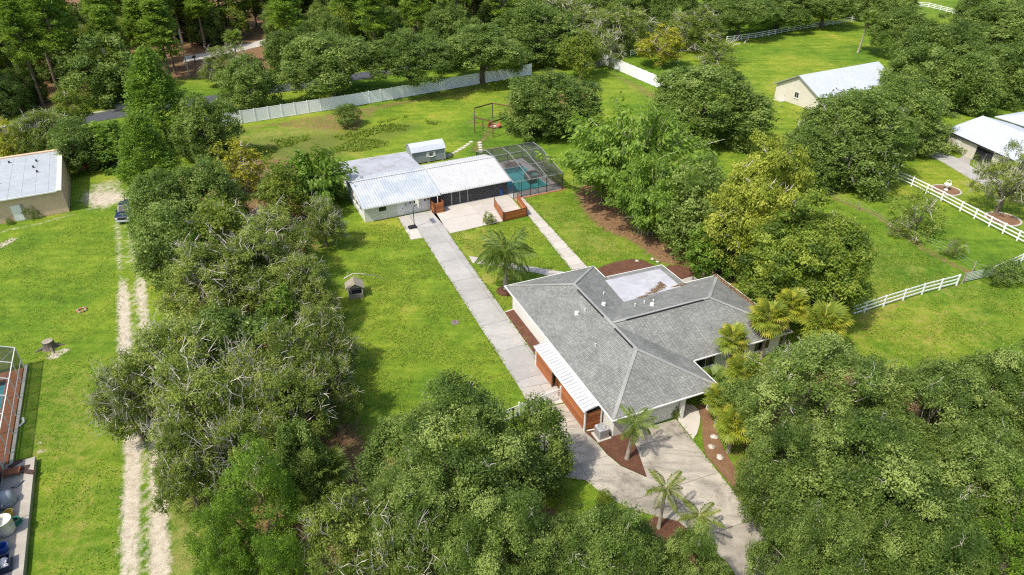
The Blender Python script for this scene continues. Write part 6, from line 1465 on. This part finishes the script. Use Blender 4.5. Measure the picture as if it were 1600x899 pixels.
# ------------------------------------------------------------------ palms
palm('queen_palm', 'queen palm with arching fronds beside the rear lawn walkway', (-0.70, 63.68), 3.9, FE, 34, 1, 1.12, FE_D, 2, tr=.24, group='queen palms')
palm('queen_palm', 'queen palm with dead hanging fronds in the driveway mulch', (8.95, 38.68), 3.6, FE_S, 17, 2, .8, FE_D, 9, (.35, .15), tr=.17, group='queen palms')
palm('queen_palm', 'upper yellow green young palm between the two drives', (10.27, 32.14), 3.3, FL, 12, 3, .72, lean=(.1, .2), tr=.14, group='queen palms', rise=1.0)
palm('queen_palm', 'lower yellow green young palm closest to the drive', (12.39, 30.76), 2.4, FL, 15, 4, .74, tr=.13, group='queen palms', rise=.8)
for i, (p, h, n, ny, sc, lab) in enumerate((
    ((19.21, 48.68), 4.3, 22, 2, 1.0, 'yellowish fan palm leaning over the roof valley'),
    ((23.30, 51.49), 4.6, 26, 6, 1.12, 'large yellowish fan palm against the roof end'),
    ((26.01, 53.49), 4.6, 24, 3, 1.05, 'fan palm between the roof end palm and the cypress'),
    ((27.58, 50.06), 4.8, 30, 6, 1.2, 'large fan palm with yellow lower leaves near the rail fence'),
    ((29.62, 51.98), 4.0, 20, 2, .95, 'fan palm closest to the white rail fence'),
    ((19.26, 45.07), 3.6, 24, 5, 1.05, 'yellow fan palm halfway down the side bed'),
    ((17.34, 46.23), 1.4, 16, 0, .95, 'low dark green fan palm tucked under the eave corner'),
    ((16.79, 42.24), 2.8, 24, 6, 1.0, 'yellow fan palm beside the entry walk'),
    ((17.12, 39.50), 2.8, 24, 6, 1.0, 'lowest yellow fan palm above the white boulders'),
)):
    palm('fan_palm', lab, p, h, FA if n != 16 else FA_G, n, 20 + i, sc * (.86, .95, .9, 1.0, .82, .92, .95, .86, .9)[i], FA_D, 3, yellow=FA_Y, ny=ny, group='fan palms beside the house', tr=.17)
for i, (p, h, lab) in enumerate((((-14.08, 34.16), 3.2, 'green fan palm in the shade above the olive oak'), ((-13.11, 35.05), 2.6, 'green fan palm nearest the big front oak'), ((-15.16, 35.35), 2.6, 'green fan palm beside the bright cedar'), ((-13.37, 32.74), 2.0, 'low green fan palm under the thin oaks'))):
    palm('fan_palm', lab, p, h, FA_G, 18, 40 + i, .95, FA_D, 3, group='shaded fan palms')
palm('fan_palm', 'tall lone fan palm with pale trunk beyond the garage', (82.87, 170.44), 7.6, FA_G, 26, 50, 1.3, FA_D, 6, (.9, .3), tr=.22, group='tall fan palms')
palm('fan_palm', 'fan palm across the road beside the far path', (-62.05, 159.63), 5.5, FA_G, 24, 51, 1.3, FA_D, 4, tr=.2, group='tall fan palms')

# ------------------------------------------------------------------ weeds in the swale and tufts through the lawn
def tufts(name, pts, zs, leaf, per, mat, seed, spread=.12, tn=.5):
    r = np.random.default_rng(seed); k = np.repeat(np.arange(len(pts)), per); n = len(k)
    base = np.column_stack([pts[k] + r.normal(size=(n, 2)) * spread, zs[k]])
    D = np.column_stack([r.normal(size=(n, 2)) * 1.0, np.full(n, .5)]); L = leaf * r.uniform(.5, 1.5, n)
    D = nrm(D); Nn = nrm(np.cross(np.cross(D, np.array([0, 0, 1.0])), D) + r.normal(size=(n, 3)) * .3)
    return leaf_mesh(name, base + D * L[:, None] * .4, D, Nn, L, L * .3, tn + r.normal(size=n) * .2, mat)
def scatter(poly, n, seed):
    r = np.random.default_rng(seed); a = np.array(poly); p = np.column_stack([r.uniform(a[:, 0].min(), a[:, 0].max(), n), r.uniform(a[:, 1].min(), a[:, 1].max(), n)])
    return p[in_poly(p, poly)]
wp_ = scatter([(-43.76, 109.28), (-30.83, 115.23), (-18.71, 123.92), (-13.06, 119.62), (-19.90, 108.38), (-29.27, 99.28), (-36.78, 98.26)], 5200, 2)
wp_ = wp_[wav(wp_, 1.6, 8) + .3 * wav(wp_, .5, 9) > .1]
o = stuff(link('weeds', tufts('weeds', wp_, ground_z(wp_), .5, 7, 'weed', 3, .22))); o['label'] = 'rough green weeds growing in the hollow of the rear lawn'

LAWNS = [[(-63.92, 76.75), (-57.23, 80.32), (-52.19, 82.20), (-44.58, 68.08), (-36.88, 51.49), (-24.98, 27.00), (-30.21, 27.00), (-36.92, 38.55), (-45.64, 51.49), (-48.98, 52.98)],
         [(-20.55, 77.62), (-14.89, 80.32), (-12.51, 74.56), (-10.98, 74.89), (0.45, 47.34), (0.00, 44.42), (-13.08, 44.42), (-18.21, 57.82), (-17.01, 65.28)],
         [(-7.47, 76.24), (-2.46, 79.41), (2.15, 80.32), (6.58, 68.08), (3.29, 68.08), (-4.54, 71.37)], [(-4.28, 68.96), (2.88, 66.66), (-0.70, 64.34), (0.00, 60.16), (-1.00, 59.57)],
         [(1.94, 87.21), (7.69, 90.22), (9.34, 83.17), (15.21, 71.83), (13.86, 70.45), (8.51, 69.25)],
         [(43.09, 89.34), (49.70, 68.08), (48.91, 65.28), (34.95, 58.97), (36.96, 71.06)], [(34.87, 57.25), (58.02, 67.37), (49.30, 53.49), (37.02, 48.68), (33.63, 51.49)]]
LP_ = np.concatenate([scatter(p, int(n), 60 + i) for i, (p, n) in enumerate(zip(LAWNS, (60000, 52000, 13000, 4000, 14000, 26000, 26000)))])
LP_ = LP_[wav(LP_, .9, 12) + .8 * wav(LP_, .4, 13) > -.2]
o = stuff(link('lawn_grass', tufts('lawn_grass', LP_, ground_z(LP_), .2, 1, 'lawn_blade', 6, .16, .45))); o['label'] = 'mown grass blades of the open lawns'

# grass creeping over the edges of slabs and beds
EDGES = [[(-10.98, 75.56), (0.68, 47.17), (1.64, 44.42)], [(-7.80, 76.41), (3.78, 47.96)], [(0.44, 86.79), (6.78, 67.79)], [(1.50, 87.42), (8.65, 68.37)], [(-4.36, 70.75), (6.86, 66.94)], [(-4.60, 69.40), (3.25, 66.87)],
         [(13.70, 43.16), (15.70, 37.49), (17.59, 32.14), (18.00, 30.25)], [(2.83, 37.04), (5.56, 36.53), (6.76, 35.17), (8.38, 33.93), (10.11, 33.25)], [(-7.72, 76.41), (-1.15, 79.95)], [(-12.41, 75.06), (-14.85, 81.25)],
         [(9.96, 68.23), (12.04, 69.62), (14.14, 70.30), (15.29, 70.00), (16.34, 68.74)], [(17.96, 68.74), (18.74, 68.96), (19.84, 68.59), (20.56, 67.87)]]
re_ = np.random.default_rng(77); EP = []
for e in EDGES:
    for a, b in zip(e[:-1], e[1:]):
        n = int(math.dist(a, b) * 16); t = re_.random(n)[:, None]; EP.append(np.array(a) * (1 - t) + np.array(b) * t)
EP = np.concatenate(EP); EP = EP[wav(EP, .35, 41) > -.5] 
EP = EP + re_.normal(size=EP.shape) * .07
o = stuff(link('edge_grass', tufts('edge_grass', EP, np.full(len(EP), .02), .2, 2, 'lawn_blade', 9, .06, .35))); o['label'] = 'grass creeping over the edges of the slabs and beds'
# fallen leaves on the drive
fd0 = [(*(7.78, 36.91), .058, 1.6, 1.0, .004), (*(13.40, 35.97), .058, 2.2, 3.0, .004), (*(5.10, 39.92), .058, 1.2, 1.6, .004), (*(14.58, 33.02), .058, 1.5, 2.0, .004), (*(9.85, 34.75), .058, 1.5, .8, .004)]
litter('fallen_leaves', '', fd0, 420, None, 21, .045)['label'] = 'scattered brown leaves fallen on the front drive'
